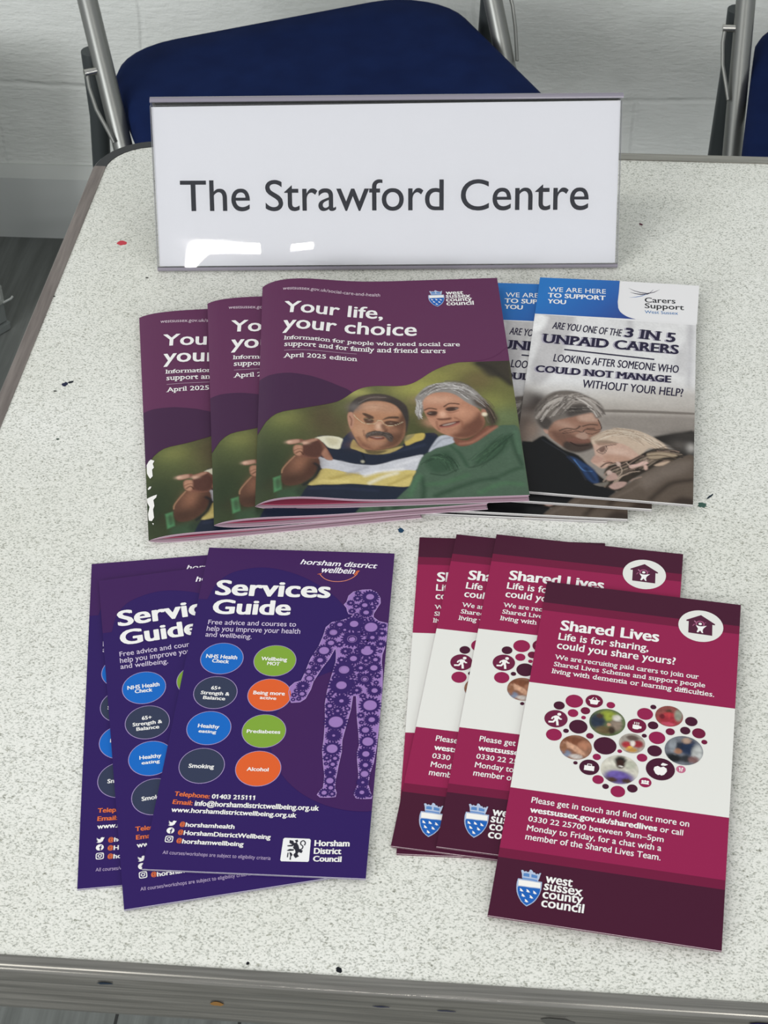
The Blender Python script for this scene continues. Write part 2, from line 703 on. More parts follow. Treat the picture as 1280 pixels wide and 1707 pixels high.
def picture_mesh(name, page, X, Y, faces, C, lev, parent, label=None):
    me = bpy.data.meshes.new(name)
    me.from_pydata([page.put(x, y, lev * LEV) for x, y in zip(X, Y)], [], faces)
    at = me.color_attributes.new('picture', 'FLOAT_COLOR', 'POINT')
    at.data.foreach_set('color', np.c_[np.clip(C, 0, 1), np.ones(len(C))].astype(np.float32).ravel())
    me.materials.append(MATS['photo_print'])
    return tag(link(name, me, parent), label)


def grid_samples(x0, x1, y0, y1, nx, ny):
    X, Y = np.meshgrid(np.linspace(x0, x1, nx), np.linspace(y0, y1, ny))
    F = []
    for j in range(ny - 1):
        for i in range(nx - 1):
            k = j * nx + i
            F.append((k, k + nx, k + nx + 1, k + 1))
    return X.ravel(), Y.ravel(), F


def disc_samples(c, r, rings=12, n=36):
    X, Y, F = [c[0]], [c[1]], []
    for q in range(1, rings + 1):
        for k in range(n):
            a = 2 * math.pi * k / n
            X.append(c[0] + r * q / rings * math.cos(a))
            Y.append(c[1] + r * q / rings * math.sin(a))
    for k in range(n):
        F.append((0, 1 + (k + 1) % n, 1 + k))
    for q in range(rings - 1):
        o = 1 + q * n
        for k in range(n):
            j = (k + 1) % n
            F.append((o + k, o + j, o + n + j, o + n + k))
    return np.array(X), np.array(Y), F


def leaf(name, page, z_lo, z_hi, mats, parent, inset=0., cuts=(), bands=None, label=None, prof_lo=None, prof_hi=None, iy=0.):
    """one sheet of paper (or block of sheets); its top face may be printed in horizontal bands [(y0, y1, ink)]"""
    bm = bmesh.new()
    w, h = page.w, page.h
    xs = [inset] + [c for c in cuts if inset < c < w - inset] + [w - inset]
    ys = [iy, h - iy] if not bands else [b[0] for b in bands] + [bands[-1][1]]
    names = list(mats)
    def P(x, y, z, pr):
        return bm.verts.new(((x - w / 2) / 1000, (h / 2 - y) / 1000, (z + (pr(x) if pr else 0)) / 1000))
    top = [[P(x, y, z_hi, prof_hi) for x in xs] for y in ys]
    bot = [[P(x, y, z_lo, prof_lo) for x in xs] for y in ys]
    for j in range(len(ys) - 1):
        k = 0
        if bands:
            if bands[j][2] not in names:
                names.append(bands[j][2])
            k = names.index(bands[j][2])
        for i in range(len(xs) - 1):
            f = bm.faces.new((top[j][i], top[j + 1][i], top[j + 1][i + 1], top[j][i + 1]))
            f.material_index = k
            bm.faces.new((bot[j][i], bot[j][i + 1], bot[j + 1][i + 1], bot[j + 1][i]))
        bm.faces.new((top[j][0], bot[j][0], bot[j + 1][0], top[j + 1][0]))
        bm.faces.new((top[j][-1], top[j + 1][-1], bot[j + 1][-1], bot[j][-1]))
    for i in range(len(xs) - 1):
        bm.faces.new((top[0][i], top[0][i + 1], bot[0][i + 1], bot[0][i]))
        bm.faces.new((top[-1][i], bot[-1][i], bot[-1][i + 1], top[-1][i + 1]))
    o = from_bm(name, bm, [mat(k) if k in MATS else ink(k) for k in names], parent, smooth=bool(cuts))
    return tag(o, label)


# ------------------------------------------------------------------ the setting
bm = bmesh.new()
add_box(bm, -2.2, 2.4, -1.0, 2.2, -.05, 0)
tag(from_bm('floor', bm, 'grey_plank_floor', smooth=False), 'dark grey wood-plank floor', kind='structure')
bm = bmesh.new()
add_box(bm, -2.2, 2.4, 2.101, 2.2, 0, 2.7)
tag(from_bm('wall_back', bm, 'painted_block_wall', smooth=False), 'white painted blockwork wall', kind='structure')
bm = bmesh.new()
pr = [(2.101, 0), (2.101, .114), (2.097, .114), (2.086, .098), (2.086, 0)]
for x0, x1 in ((-2.2, 2.4),):
    A = [bm.verts.new((x0, y, z)) for y, z in pr]
    B = [bm.verts.new((x1, y, z)) for y, z in pr]
    bm.faces.new(A)
    bm.faces.new(B[::-1])
    for k in range(5):
        f = bm.faces.new((A[k], B[k], B[(k + 1) % 5], A[(k + 1) % 5]))
        f.material_index = 1 if k in (1, 2) else 0
bmesh.ops.recalc_face_normals(bm, faces=bm.faces)
tag(from_bm('baseboard_back', bm, ['skirting_paint', 'white_paint'], smooth=False), 'grey painted skirting with a pale chamfered top', kind='structure')

# ------------------------------------------------------------------ table
XL, XR, YF, YB = -.2988, .905, .4062, 1.0893          # edges of the speckled laminate
table = thing('folding_table', (0, 0, 0), 'long folding table with speckled pale grey top and aluminium edging', 'table')


def slab_outline(x0, x1, y0, y1, r, n=8):
    out = []
    for cx, cy, a0 in ((x1 - r, y0 + r, -90), (x1 - r, y1 - r, 0), (x0 + r, y1 - r, 90), (x0 + r, y0 + r, 180)):
        for k in range(n + 1):
            a = math.radians(a0 + 90 * k / n)
            out.append((cx + r * math.cos(a), cy + r * math.sin(a)))
    return out


bm = bmesh.new()
f = add_prism(bm, slab_outline(XL, XR, YF, YB, .033), T - .022, T, 0, 1)
top_o = from_bm('tabletop', bm, ['speckled_laminate', 'chipboard'], table, smooth=False)


def extrude_profile(bm, prof, axis, a, b):
    """prof: (outward distance, z) outline swept straight along x or y from a to b"""
    def at(t, d, z):
        return bm.verts.new(axis(t, d, z))
    A = [at(a, d, z) for d, z in prof]
    B = [at(b, d, z) for d, z in prof]
    n = len(prof)
    for k in range(n):
        bm.faces.new((A[k], A[(k + 1) % n], B[(k + 1) % n], B[k]))
    bm.faces.new(A[::-1])
    bm.faces.new(B)
    bmesh.ops.recalc_face_normals(bm, faces=bm.faces)


rib = [(0, T + .0006), (.0042, T + .0006), (.0055, T + .0003), (.0066, T - .0006), (.0072, T - .0022)]
z = T - .0035
for k in range(5):
    rib += [(.0070, z), (.0075, z - .0016), (.0075, z - .0030), (.0070, z - .0046)]
    z -= .0050
rib += [(.0066, T - .0290), (.0, T - .0290)]
bm = bmesh.new()
extrude_profile(bm, rib, lambda t, d, z: (t, YF - d, z), XL + .034, XR - .034)
from_bm('front_edge_trim', bm, 'aluminium_trim', table)
bm = bmesh.new()
extrude_profile(bm, [(0, T + .0008), (.0088, T + .0008), (.0094, T), (.0094, T - .028), (0, T - .028)], lambda t, d, z: (t, YB + d, z), XL + .060, XR - .034)
from_bm('back_edge_trim', bm, 'aluminium_trim', table)
bm = bmesh.new()
extrude_profile(bm, [(0, T + .0006), (.0080, T + .0006), (.0092, T - .0006), (.0092, T - .028), (0, T - .028)], lambda t, d, z: (XL - d, t, z), YF + .034, YB - .030)
tag(from_bm('side_edge_trim', bm, 'brown_grey_side_trim', table), 'brown-grey edging along the left side')
for name, cx, cy, a0, m_ in (('corner_cap', XL + .033, YB - .033, 90, 'black_plastic'), ('corner_cap', XL + .033, YF + .033, 180, 'black_plastic'),
                             ('corner_cap', XR - .033, YB - .033, 0, 'black_plastic'), ('corner_cap', XR - .033, YF + .033, 270, 'black_plastic')):
    bm = bmesh.new()
    rows = []
    for k in range(13):
        a = math.radians(a0 - 4 + 98 * k / 12)
        rows.append([bm.verts.new((cx + r * math.cos(a), cy + r * math.sin(a), zz)) for r, zz in ((.0332, T + .0003), (.041, T + .0003), (.0425, T - .001), (.0425, T - .028), (.0332, T - .028))])
    for A, B in zip(rows, rows[1:]):
        for k in range(5):
            bm.faces.new((A[k], A[(k + 1) % 5], B[(k + 1) % 5], B[k]))
    bm.faces.new(rows[0])
    bm.faces.new(rows[-1][::-1])
    if a0 == 90:
        add_box(bm, XL + .030, XL + .058, YB + .0002, YB + .0085, T - .028, T + .0002)
    bmesh.ops.recalc_face_normals(bm, faces=bm.faces)
    from_bm(name, bm, m_, table)
for x in (XL + .10, XR - .10):
    for y in (YF + .46, YB - .05):
        bm = bmesh.new()
        add_tube(bm, [(x, y, 0), (x, y, T - .022)], .0125)
        from_bm('table_leg', bm, 'dark_steel', table)
    bm = bmesh.new()
    add_tube(bm, [(x, YF + .46, T - .035), (x, YB - .05, T - .035)], .011)
    from_bm('leg_brace', bm, 'dark_steel', table)


def table_mark(name, c, rx, ry, hx, rot=0., seed=0, label=None):
    r = random.Random(seed)
    bm = bmesh.new()
    pts = []
    for k in range(18):
        a = 2 * math.pi * k / 18
        q = r.uniform(.75, 1.15)
        x, y = rx * q * math.cos(a), ry * q * math.sin(a)
        pts.append((c[0] / 1000 + x * math.cos(rot) - y * math.sin(rot), c[1] / 1000 + x * math.sin(rot) + y * math.cos(rot)))
    bm.faces.new([bm.verts.new((x, y, T + .00006)) for x, y in pts])
    return tag(from_bm(name, bm, ink(hx), table, smooth=False), label)


TBM = [(-267.51,960.92),(103.70,717.88),(108.35,725.23),(-59.10,686.39),(-63.70,409.33),(-270.54,803.67),(-267.46,806.26),(78.35,1004.40),(-274.83,796.86),(-298.56,895.77),(-102.40,409.72),(-262.98,751.86),(-242.73,920.57)]
for i, (rx, ry, hx, rot) in enumerate(((.0032, .0030, '#c8404e', 0), (.0025, .0023, '#3c5a50', 0), (.0030, .0006, '#1c2a35', .9), (.0016, .0022, '#24455f', .5), (.0014, .0016, '#191b20', 0),
                                       (.0018, .0022, '#20243f', 0), (.0018, .0012, '#22252c', .6), (.0012, .0018, '#5a2438', .6), (.0012, .0007, '#3e413c', 0), (.001, .001, '#4a4a44', 0),
                                       (.0008, .0008, '#191b20', 0), (.0010, .0008, '#3b4a40', 0), (.0010, .0010, '#55554f', 0))):
    table_mark('ink_spot', TBM[i], rx, ry, hx, rot, i, 'small ink mark' if i else 'pink-red ink mark')
# scuffs on the ribbed front edging
for i, (px, zz, ln, hh, hx) in enumerate((((.028), T - .011, .0075, .0028, '#4b4b47'), (.034, T - .0165, .005, .0024, '#51514c'), (.113, T - .0036, .008, .0016, '#1d1b3a'), (-.045, T - .0085, .004, .0006, '#23263a'),
                                          (-.018, T - .0085, .005, .0006, '#2a2c3c'), (.10, T - .0135, .012, .0012, '#7d3a3f'), (-.115, T - .0145, .003, .0018, '#7a5a32'), (-.162, T - .0045, .004, .001, '#1f2a36'))):
    bm = bmesh.new()
    r = random.Random(i)
    pts = [(px + ln * math.cos(2 * math.pi * k / 12) * r.uniform(.7, 1.1), zz + hh * math.sin(2 * math.pi * k / 12) * r.uniform(.5, 1.1)) for k in range(12)]
    bm.faces.new([bm.verts.new((x, YF - .0077, z_)) for x, z_ in pts])
    tag(from_bm('scuff_mark', bm, ink(hx), table, smooth=False))


# ------------------------------------------------------------------ council crest and wordmark (shared by two kinds of print)
WHITE = '#efedea'
CRESTPTS = dict(
    shield=[(10.28,188.55),(15.44,188.58),(20.80,188.65),(20.90,190.77),(20.91,192.97),(20.61,195.02),(20.08,196.70),(19.41,198.41),(18.67,199.73),(17.31,201.24),(15.80,202.54),(14.44,201.61),(13.07,200.36),(12.05,198.77),(11.18,197.14),(10.56,195.46),(10.22,193.72),(10.05,191.94),(10.02,190.54)],
    field=[(11.10,192.68),(13.51,192.56),(15.80,192.62),(18.07,192.45),(20.49,192.48),(20.48,193.93),(20.21,195.41),(19.63,197.02),(18.85,198.59),(17.76,200.21),(15.73,202.00),(14.23,201.02),(13.10,199.80),(12.18,198.31),(11.43,196.61),(10.92,194.79),(10.72,193.31)],
    chief=[(10.57,189.23),(15.69,189.22),(20.29,189.31),(20.43,192.01),(18.02,192.05),(15.75,192.23),(13.45,192.17),(10.85,192.32)],
    crown=[(11.00,184.07),(11.75,183.73),(12.52,184.57),(13.25,184.11),(13.84,184.57),(14.59,184.27),(14.74,183.18),(15.28,183.00),(15.93,183.46),(16.44,184.34),(17.09,184.22),(17.73,185.16),(18.25,184.58),(18.96,184.94),(19.12,184.18),(19.82,183.97),(19.56,185.56),(19.35,187.02),(18.96,188.59),(14.93,188.43),(11.99,188.08),(11.65,185.99)],
    crownin=[(12.30,185.46),(13.53,185.24),(14.80,185.37),(15.01,187.04),(13.76,187.03),(12.38,187.03)],
    crownin2=[(15.72,185.37),(16.85,185.49),(18.40,185.77),(18.46,187.22),(17.07,187.15),(15.87,187.05)],
    band=[(12.22,187.79),(15.18,187.82),(18.68,187.99),(18.66,188.88),(15.28,188.61),(12.21,188.69)],
    birds=[(12.45,194.43),(15.32,194.39),(18.29,194.72),(13.57,197.02),(17.13,197.32),(15.29,199.64)],
    lines=[(22.00,188.55),(33.90,188.91),(21.74,185.65), (21.83,192.48),(38.56,193.01),(21.65,190.51), (21.82,196.90),(39.36,196.82),(21.65,194.43), (21.80,201.40),(40.19,201.60),(21.61,198.60)])
C0 = CRESTPTS['shield'][0]


def crest_print(page, parent, origin=None, k=1.):
    def tr(q):
        return q if origin is None else (origin[0] + (q[0] - C0[0]) * k, origin[1] + (q[1] - C0[1]) * k)
    A = Print(page)
    g = lambda key: [tr(q) for q in CRESTPTS[key]]
    A.poly(g('shield'), '#aab8d4', 3)
    A.poly(g('field'), '#1f61b4', 4)
    A.poly(g('chief'), '#f1eee8', 4)
    A.poly(g('crown'), '#b4c2da', 3)
    A.poly(g('crownin'), '#5a86bf', 4)
    A.poly(g('crownin2'), '#5a86bf', 4)
    A.poly(g('band'), '#6d92c8', 4)
    for q in g('birds'):
        u = .52 * k
        A.poly([(q[0] + x * u * .8, q[1] + y * u) for x, y in ((-1.9, -1.6), (-.2, -1.0), (1.0, -.1), (2.6, 1.5), (1.1, 1.2), (.6, 1.9), (-.3, 1.0), (-1.6, 1.2), (-1.0, .1))], '#f4f2ee', 5)
    o = A.build('crest', parent, 'pale blue crown over a blue shield of small white birds')
    B = Print(page)
    for st, (a, b, c), ck in zip(('west', 'sussex', 'county', 'council'), CRESTPTS['lines_'], (1, 1, 1, 1)):
        B.text(st, tr(a), tr(b), tr(c), WHITE, 3, bold=.16 * k, capk=ck)
    B.build('council_wordmark', parent)


# cap-height control points of the four wordmark lines: all share one letter size
_l = CRESTPTS['lines']
CRESTPTS['lines_'] = [_l[i:i + 3] for i in range(0, 12, 3)]
for q in CRESTPTS['lines_']:
    q[2] = (q[0][0], q[0][1] - 4.5)

# ------------------------------------------------------------------ 'Shared Lives' leaflets
DARK, MID, MAG = '#46172f', '#70193c', '#92204d'
SLP = Page(99, 210, 1.05)
BANDS = [(0, 15.5, DARK), (15.5, 21.3, MID), (21.3, 71.9, MAG), (71.9, 138.6, '#e3e2dc'), (138.6, 173.4, MAG), (173.4, 178.5, MID), (178.5, 210, DARK)]


def ico(A, c, k, shapes, hx, lev=4):
    for sh in shapes:
        if sh[0] == 'd':
            A.disc((c[0] + sh[1] * k, c[1] + sh[2] * k), sh[3] * k, hx, lev, 14)
        elif sh[0] == 'l':
            A.line([(c[0] + x * k, c[1] + y * k) for x, y in sh[2]], sh[1] * k, hx, lev)
        else:
            A.poly([(c[0] + x * k, c[1] + y * k) for x, y in sh[1]], hx, lev)


WALK = [('d', .22, -.55, .17), ('p', [(-.05, -.38), (.25, -.32), (.2, .1), (-.1, .1), (-.2, -.1)]), ('l', .16, [(.15, -.25), (.38, 0), (.5, -.05)]), ('l', .15, [(-.05, -.3), (-.3, -.1), (-.35, .1)]),
        ('l', .2, [(.05, .05), (.15, .35), (.22, .75)]), ('l', .2, [(0, .05), (-.2, .4), (-.6, .45)])]
BASKET = [('p', [(-.62, -.18), (.62, -.18), (.62, -.02), (.5, -.02), (.38, .5), (-.38, .5), (-.5, -.02), (-.62, -.02)]), ('l', .1, [(-.35, -.15), (-.12, -.55)]), ('l', .1, [(.35, -.15), (.12, -.55)])]
MUG = [('p', [(-.42, -.12), (.25, -.12), (.25, .38), (.12, .48), (-.28, .48), (-.42, .38)]), ('p', [(.25, -.02), (.5, .02), (.5, .3), (.25, .36)]), ('l', .09, [(-.28, -.22), (-.22, -.36), (-.28, -.5)]), ('l', .09, [(-.06, -.22), (0, -.36), (-.06, -.5)]), ('l', .09, [(.14, -.22), (.2, -.36), (.14, -.5)])]
CASE = [('p', [(-.5, -.2), (.5, -.2), (.5, .42), (-.5, .42)]), ('l', .1, [(-.2, -.2), (-.2, -.4), (.2, -.4), (.2, -.2)])]
APPLE = [('p', [(-.42, -.12), (-.2, -.26), (0, -.16), (.2, -.26), (.42, -.12), (.46, .12), (.3, .45), (.12, .56), (0, .5), (-.12, .56), (-.3, .45), (-.46, .12)]), ('p', [(0, -.42), (.12, -.6), (.5, -.5), (.3, -.36), (.05, -.34)])]
PAIR = [('d', -.4, -.2, .2), ('d', .0, -.25, .2), ('d', .4, -.2, .2), ('p', [(-.65, .35), (-.5, 0), (.5, 0), (.65, .35)])]
FORK = [('p', [(-.5, -.4), (-.2, -.5), (-.08, -.1), (-.1, .6), (-.28, .6), (-.3, 0)]), ('p', [(.5, -.4), (.2, -.5), (.08, -.1), (.1, .6), (.28, .6), (.3, 0)])]
HEART = [(22.96,80.64,4.21),(32.37,78.95,4.20),(40.43,80.12,2.06),(16.13,84.70,2.67),(23.20,88.41,2.51),(28.87,85.84,2.28),(28.43,90.35,1.14),(15.62,93.38,5.53),(26.59,96.51,4.37),(21.18,100.13,1.35),(15.83,103.52,3.75),(32.60,101.30,1.80),(40.19,106.14,5.36),(47.23,108.24,1.11),(37.06,113.62,1.92),(27.69,118.94,1.03),(34.28,120.47,4.64),(38.99,127.05,2.63),(42.76,130.47,1.53),(48.54,132.45,3.34),(54.89,129.50,2.40),(60.33,124.90,2.92),(57.78,110.37,2.44),(66.64,115.78,6.68),(75.96,114.20,2.20),(63.21,105.15,3.41),(63.71,96.90,3.89),(57.72,96.67,1.20),(53.75,91.11,4.52),(61.28,89.45,2.48),(57.00,82.84,3.79),(60.55,77.75,1.45),(69.55,92.02,2.17),(76.44,90.07,2.40),(78.91,83.83,2.94),(82.81,90.64,3.14),(85.68,95.64,1.41)]
HCOL = [MAG, MID, MAG, DARK, MAG, MID, MAG, '#6c1f40', DARK, DARK, MAG, MID, DARK, MAG, MAG, DARK, DARK, MAG, DARK, MAG, DARK, MAG, MAG, DARK, '#c06a88', DARK, MAG, DARK, MID, DARK, MAG, DARK, MID, DARK, DARK, MID, MID]
HICON = {1: BASKET, 7: WALK, 16: CASE, 21: PAIR, 23: APPLE, 24: FORK, 28: MUG}
HPHOTO = [(39.83,91.38,8.53),(68.37,82.34,6.58),(26.81,109.55,7.52),(52.45,102.43,6.11),(76.55,102.55,8.89),(48.17,119.42,8.67)]


def small_picture(k, c, r):
    X, Y, F = disc_samples(c, r)
    B = lambda x, y, rx, ry, hx, a=1., rot=0., hard=3.5: P.blob((c[0] + x * r, c[1] + y * r), rx * r, ry * r, hx, a, rot, hard)
    P = Paint(X, Y, ('#5e6a48', '#8a4a46', '#8d6450', '#a39a90', '#6d7078', '#c9c5b6')[k])
    if k == 0:      # two people on a garden bench
        B(0, -.5, .5, .4, '#8f9a3a'); B(-.55, 0, .45, .6, '#2b3443'); B(-.45, -.42, .2, .2, '#4a3a30'); B(.5, .1, .35, .5, '#8a7a6c'); B(.5, -.4, .25, .25, '#cfc9c0')
        B(-.1, .6, .5, .3, '#6a5a3c'); B(.3, .55, .2, .3, '#3a2c24'); B(.1, .15, .12, .12, '#c09a7c')
    elif k == 1:    # person in red
        B(0, .3, .8, .6, '#a0303c'); B(-.05, -.45, .22, .26, '#5a3a30'); B(0, -.15, .4, .25, '#b03a40'); B(.65, -.2, .3, .6, '#8d8f80'); B(0, .75, .5, .18, '#c04a60'); B(-.5, .1, .2, .25, '#6a1f2a')
    elif k == 2:    # held hands
        B(-.2, -.5, .9, .35, '#7a4a34'); B(-.45, -.1, .4, .22, '#c89a80', 1, .5); B(.05, .15, .7, .2, '#d0a184', 1, .6); B(.5, -.25, .4, .4, '#a8745a'); B(-.6, .6, .4, .3, '#7d869a'); B(.1, .75, .4, .2, '#c8bfb8'); B(-.7, .2, .15, .5, '#8d5f45')
    elif k == 3:    # bowls on a table
        B(-.4, .2, .4, .35, '#a8323a'); B(.45, .0, .45, .4, '#8f2c34'); B(0, .65, .5, .25, '#c0904c'); B(0, -.55, .5, .3, '#5a4a44'); B(.05, .0, .2, .3, '#d8cfc6'); B(-.1, .4, .2, .1, '#d0a040')
    elif k == 4:    # people at a table
        B(-.2, -.2, .5, .35, '#2a2f3a'); B(.25, -.25, .45, .6, '#23304a'); B(.1, -.7, .25, .22, '#a58a78'); B(-.3, .1, .22, .2, '#9a7058'); B(-.6, -.3, .2, .5, '#8a8f94'); B(.7, .1, .3, .6, '#b9bbb8')
        B(-.5, .6, .5, .3, '#1a1c20'); B(.15, .55, .3, .25, '#2a2c30'); B(.55, .55, .3, .25, '#7a5a58')
        P.stroke([(c[0] - .9 * r, c[1] + .5 * r), (c[0] - .55 * r, c[1] + .3 * r), (c[0] - .3 * r, c[1] + .7 * r)], .25, '#d8d8d6')
    else:           # smiling person in a violet jumper
        B(-.6, -.4, .4, .3, '#d8d4c6'); B(0, -.62, .34, .35, '#1a1512'); B(.02, -.38, .26, .32, '#3b2620'); B(0, .55, .85, .5, '#5d4a8c'); B(-.1, .35, .5, .25, '#6a58a0'); B(-.35, .75, .3, .18, '#4a3428'); B(.45, .72, .3, .18, '#4a3428'); B(.03, -.22, .12, .04, '#e8e4dc'); B(.55, -.4, .3, .3, '#b5b6a4')
    P.grain(.22, r * .16, k)
    return X, Y, F, P.C


def shared_lives(z, loc, rz, label):
    t = thing('leaflet', (*loc, z), label, 'leaflet', 'maroon and magenta charity leaflets', rz)
    leaf('back_leaf', SLP, 0, .3, ['#7d6069'], t, bands=[(0, 210, DARK)])
    leaf('inner_leaf', SLP, .37, .65, ['#6a4555'], t, inset=.5, iy=.5)
    leaf('cover', SLP, .76, 1.05, ['#cdb9be'], t, bands=BANDS)
    A = Print(SLP)
    A.text('Shared Lives', (10.59,33.90),(59.94,33.70),(10.37,27.03), WHITE, 2, bold=.34)
    A.text('Life is for sharing,', (10.47,40.76),(55.31,41.10),(10.38,36.07), WHITE, 2, bold=.13)
    A.text('could you share yours?', (10.41,47.05),(69.01,47.97),(16.71,42.39), WHITE, 2, bold=.13)
    A.build('title_lettering', t)
    A = Print(SLP)
    A.text('We are recruiting paid carers to join our', (10.50,54.50),(80.76,55.64),(10.35,51.36), WHITE, 2, bold=.05, slab=True)
    A.text('Shared Lives Scheme and support people', (10.39,59.25),(84.11,60.71),(10.04,56.32), WHITE, 2, bold=.05, slab=True)
    A.text('living with dementia or learning difficulties.', (10.18,64.12),(88.75,66.09),(10.04,61.03), WHITE, 2, bold=.05, slab=True)
    A.build('small_print', t)
    A = Print(SLP)
    A.text('Please get in touch and find out more on', (10.50,145.84),(81.63,147.05),(10.28,142.52), WHITE, 2, bold=.05)
    A.text('westsussex.gov.uk/sharedlives', (10.49,151.43),(67.78,152.03),(13.53,148.36), WHITE, 2, bold=.17)
    A.text('or call', (69.00,152.07),(79.23,152.40),(77.41,149.24), WHITE, 2, bold=.05)
    A.text('0330 22 25700 between 9am–5pm', (10.44,156.59),(71.01,157.62),(10.05,153.63), WHITE, 2, bold=.05)
    A.text('Monday to Friday, for a chat with a', (10.52,161.92),(70.37,162.71),(10.30,158.71), WHITE, 2, bold=.05)
    A.text('member of the Shared Lives Team.', (10.46,166.97),(70.44,167.86),(16.70,163.78), WHITE, 2, bold=.05)
    A.build('contact_lettering', t)
    A = Print(SLP)
    A.disc(BADGE[0], BADGE[1], '#e3e2dc', 2, 40)
    A.poly(HOUSE, '#52203a', 3)
    A.ring(HEADC, 1.55, 2.3, '#a0587a', 4, 20, math.radians(150), math.radians(390))
    A.line([(HEADC[0] - 2.2, HEADC[1] - .8), (HEADC[0] - 3.0, HEADC[1] - 1.9)], .6, '#b87a98', 4)
    A.line([(HEADC[0] - 2.8, HEADC[1] + .4), (HEADC[0] - 3.6, HEADC[1] + 1.9)], .5, '#a0587a', 4)
    A.disc((HEADC[0] + 2.6, HEADC[1] - 1.3), .3, '#a0587a', 4, 10)
    A.disc(HEADC, .85, '#f3f0ee', 5, 14)
    A.poly(BODYP, '#f3f0ee', 5)
    A.build('house_badge', t, 'white disc with a dark house and a small white figure')
    h_ = Print(SLP)
    for i, (x, y, r) in enumerate(HEART):
        h_.disc((x, y), r, HCOL[i], 1, 32)
        if i in HICON:
            ico(h_, (x, y), r, HICON[i], '#f1eeea', 2)
    ho = h_.build('heart_of_discs', t, 'heart made of magenta and maroon discs')
    for k, (x, y, r) in enumerate(HPHOTO):
        X, Y, F, Cc = small_picture(k, (x, y), r)
        picture_mesh('round_photo', SLP, X, Y, F, Cc, 2, ho)
    crest_print(SLP, t)
    return t


_b = [(79.81,18.84,11.16)][0]
BADGE = ((_b[0], _b[1]), _b[2])
HOUSE = [(79.48,11.06),(86.80,16.41),(86.67,17.19),(85.46,17.03),(85.75,24.85),(73.88,24.50),(73.65,16.39),(72.40,16.42),(72.51,15.54)]
HEADC = (79.41,17.54)
BODYP = [(77.29,18.72),(79.11,19.20),(80.41,19.11),(82.72,18.37),(81.14,20.62),(80.83,22.09),(81.25,23.79),(80.60,23.81),(79.67,22.20),(78.71,23.73),(77.98,23.53),(78.56,21.08)]

sl = shared_lives(T + .0036, (0, 0), 0, 'magenta leaflet nearest the table front, its whole heart of discs in view')
SLPOSE = [((.0200, .6467), -.1082, .0036, None),
          ((-.0074, .6828), -.0925, .0024, 'magenta leaflet directly under the frontmost one, its round house badge showing at top right'),
          ((-.0288, .6827), -.0874, .0012, 'magenta leaflet second from the left in its fan, crest showing without lettering'),
          ((-.0485, .6803), .0195, .0000, 'leftmost and lowest magenta leaflet, only a narrow left strip and top corner showing')]


def place_page(o, pg, tl, rz, z):
    c, s = math.cos(rz), math.sin(rz)
    dx, dy = pg.w / 2000, -pg.h / 2000
    o.location = (tl[0] + dx * c - dy * s, tl[1] + dx * s + dy * c, T + z)
    o.rotation_euler = (0, 0, rz)


for i, (tl, rz, z, lab) in enumerate(SLPOSE):
    o = sl if i == 0 else copy_tree(sl)
    if lab:
        o['label'] = lab
    place_page(o, SLP, tl, rz, z)

# ------------------------------------------------------------------ 'Services Guide' leaflets
IND, PUR, LIL, ORG = '#2f1b5c', '#401f57', '#9a78b6', '#e0703f'
SGP = Page(99, 210, 1.0)


def clip_page(pts, w=99., h=210.):
    return [(min(max(x, 0), w), min(max(y, 0), h)) for x, y in pts]


SIL = [(84.22,28.66),(88.35,28.27),(91.60,30.30),(93.59,34.16),(93.98,38.07),(92.40,42.04),(90.97,45.99),(91.13,48.39),(94.04,51.13),(98.52,52.34),(98.65,58.51),(98.60,64.15),(98.12,70.22),(97.27,74.41),(97.30,79.89),(98.24,86.18),(98.68,95.97),(98.76,102.12),(98.69,110.79),(98.75,119.33),(98.60,130.24),(98.29,137.68),(97.80,144.22),(96.52,150.72),(96.23,157.09),(97.49,161.75),(98.57,164.03),(98.36,165.44),(94.41,165.80),(91.34,165.57),(90.27,163.68),(90.82,160.52),(91.62,157.33),(91.51,151.78),(90.22,142.99),(89.84,138.11),(90.47,133.97),(89.59,126.53),(88.31,118.16),(87.34,109.64),(86.61,102.72),(84.86,102.81),(84.58,111.50),(83.17,121.81),(82.03,131.08),(82.33,138.49),(81.52,147.47),(80.97,155.50),(81.07,160.24),(82.04,162.93),(81.82,165.29),(78.49,165.85),(74.81,165.88),(73.34,164.55),(74.20,162.55),(75.82,160.11),(75.82,153.38),(74.47,145.41),(73.36,138.13),(73.44,130.69),(73.01,118.93),(71.95,108.68),(72.26,99.93),(73.60,89.20),(74.79,80.09),(74.45,74.61),(73.67,70.96),(71.32,78.44),(68.27,84.96),(64.85,94.10),(64.06,99.46),(62.06,105.70),(59.70,107.99),(55.55,108.63),(54.67,106.50),(53.52,101.74),(53.79,98.20),(55.79,95.44),(58.92,93.95),(60.31,88.06),(62.06,78.89),(65.25,70.44),(66.91,62.89),(67.69,56.70),(70.42,53.04),(75.05,51.57),(79.60,48.95),(80.81,46.96),(78.39,46.60),(77.56,44.70),(77.02,42.30),(75.45,39.94),(76.66,37.92),(77.34,33.46),(79.51,30.38)]
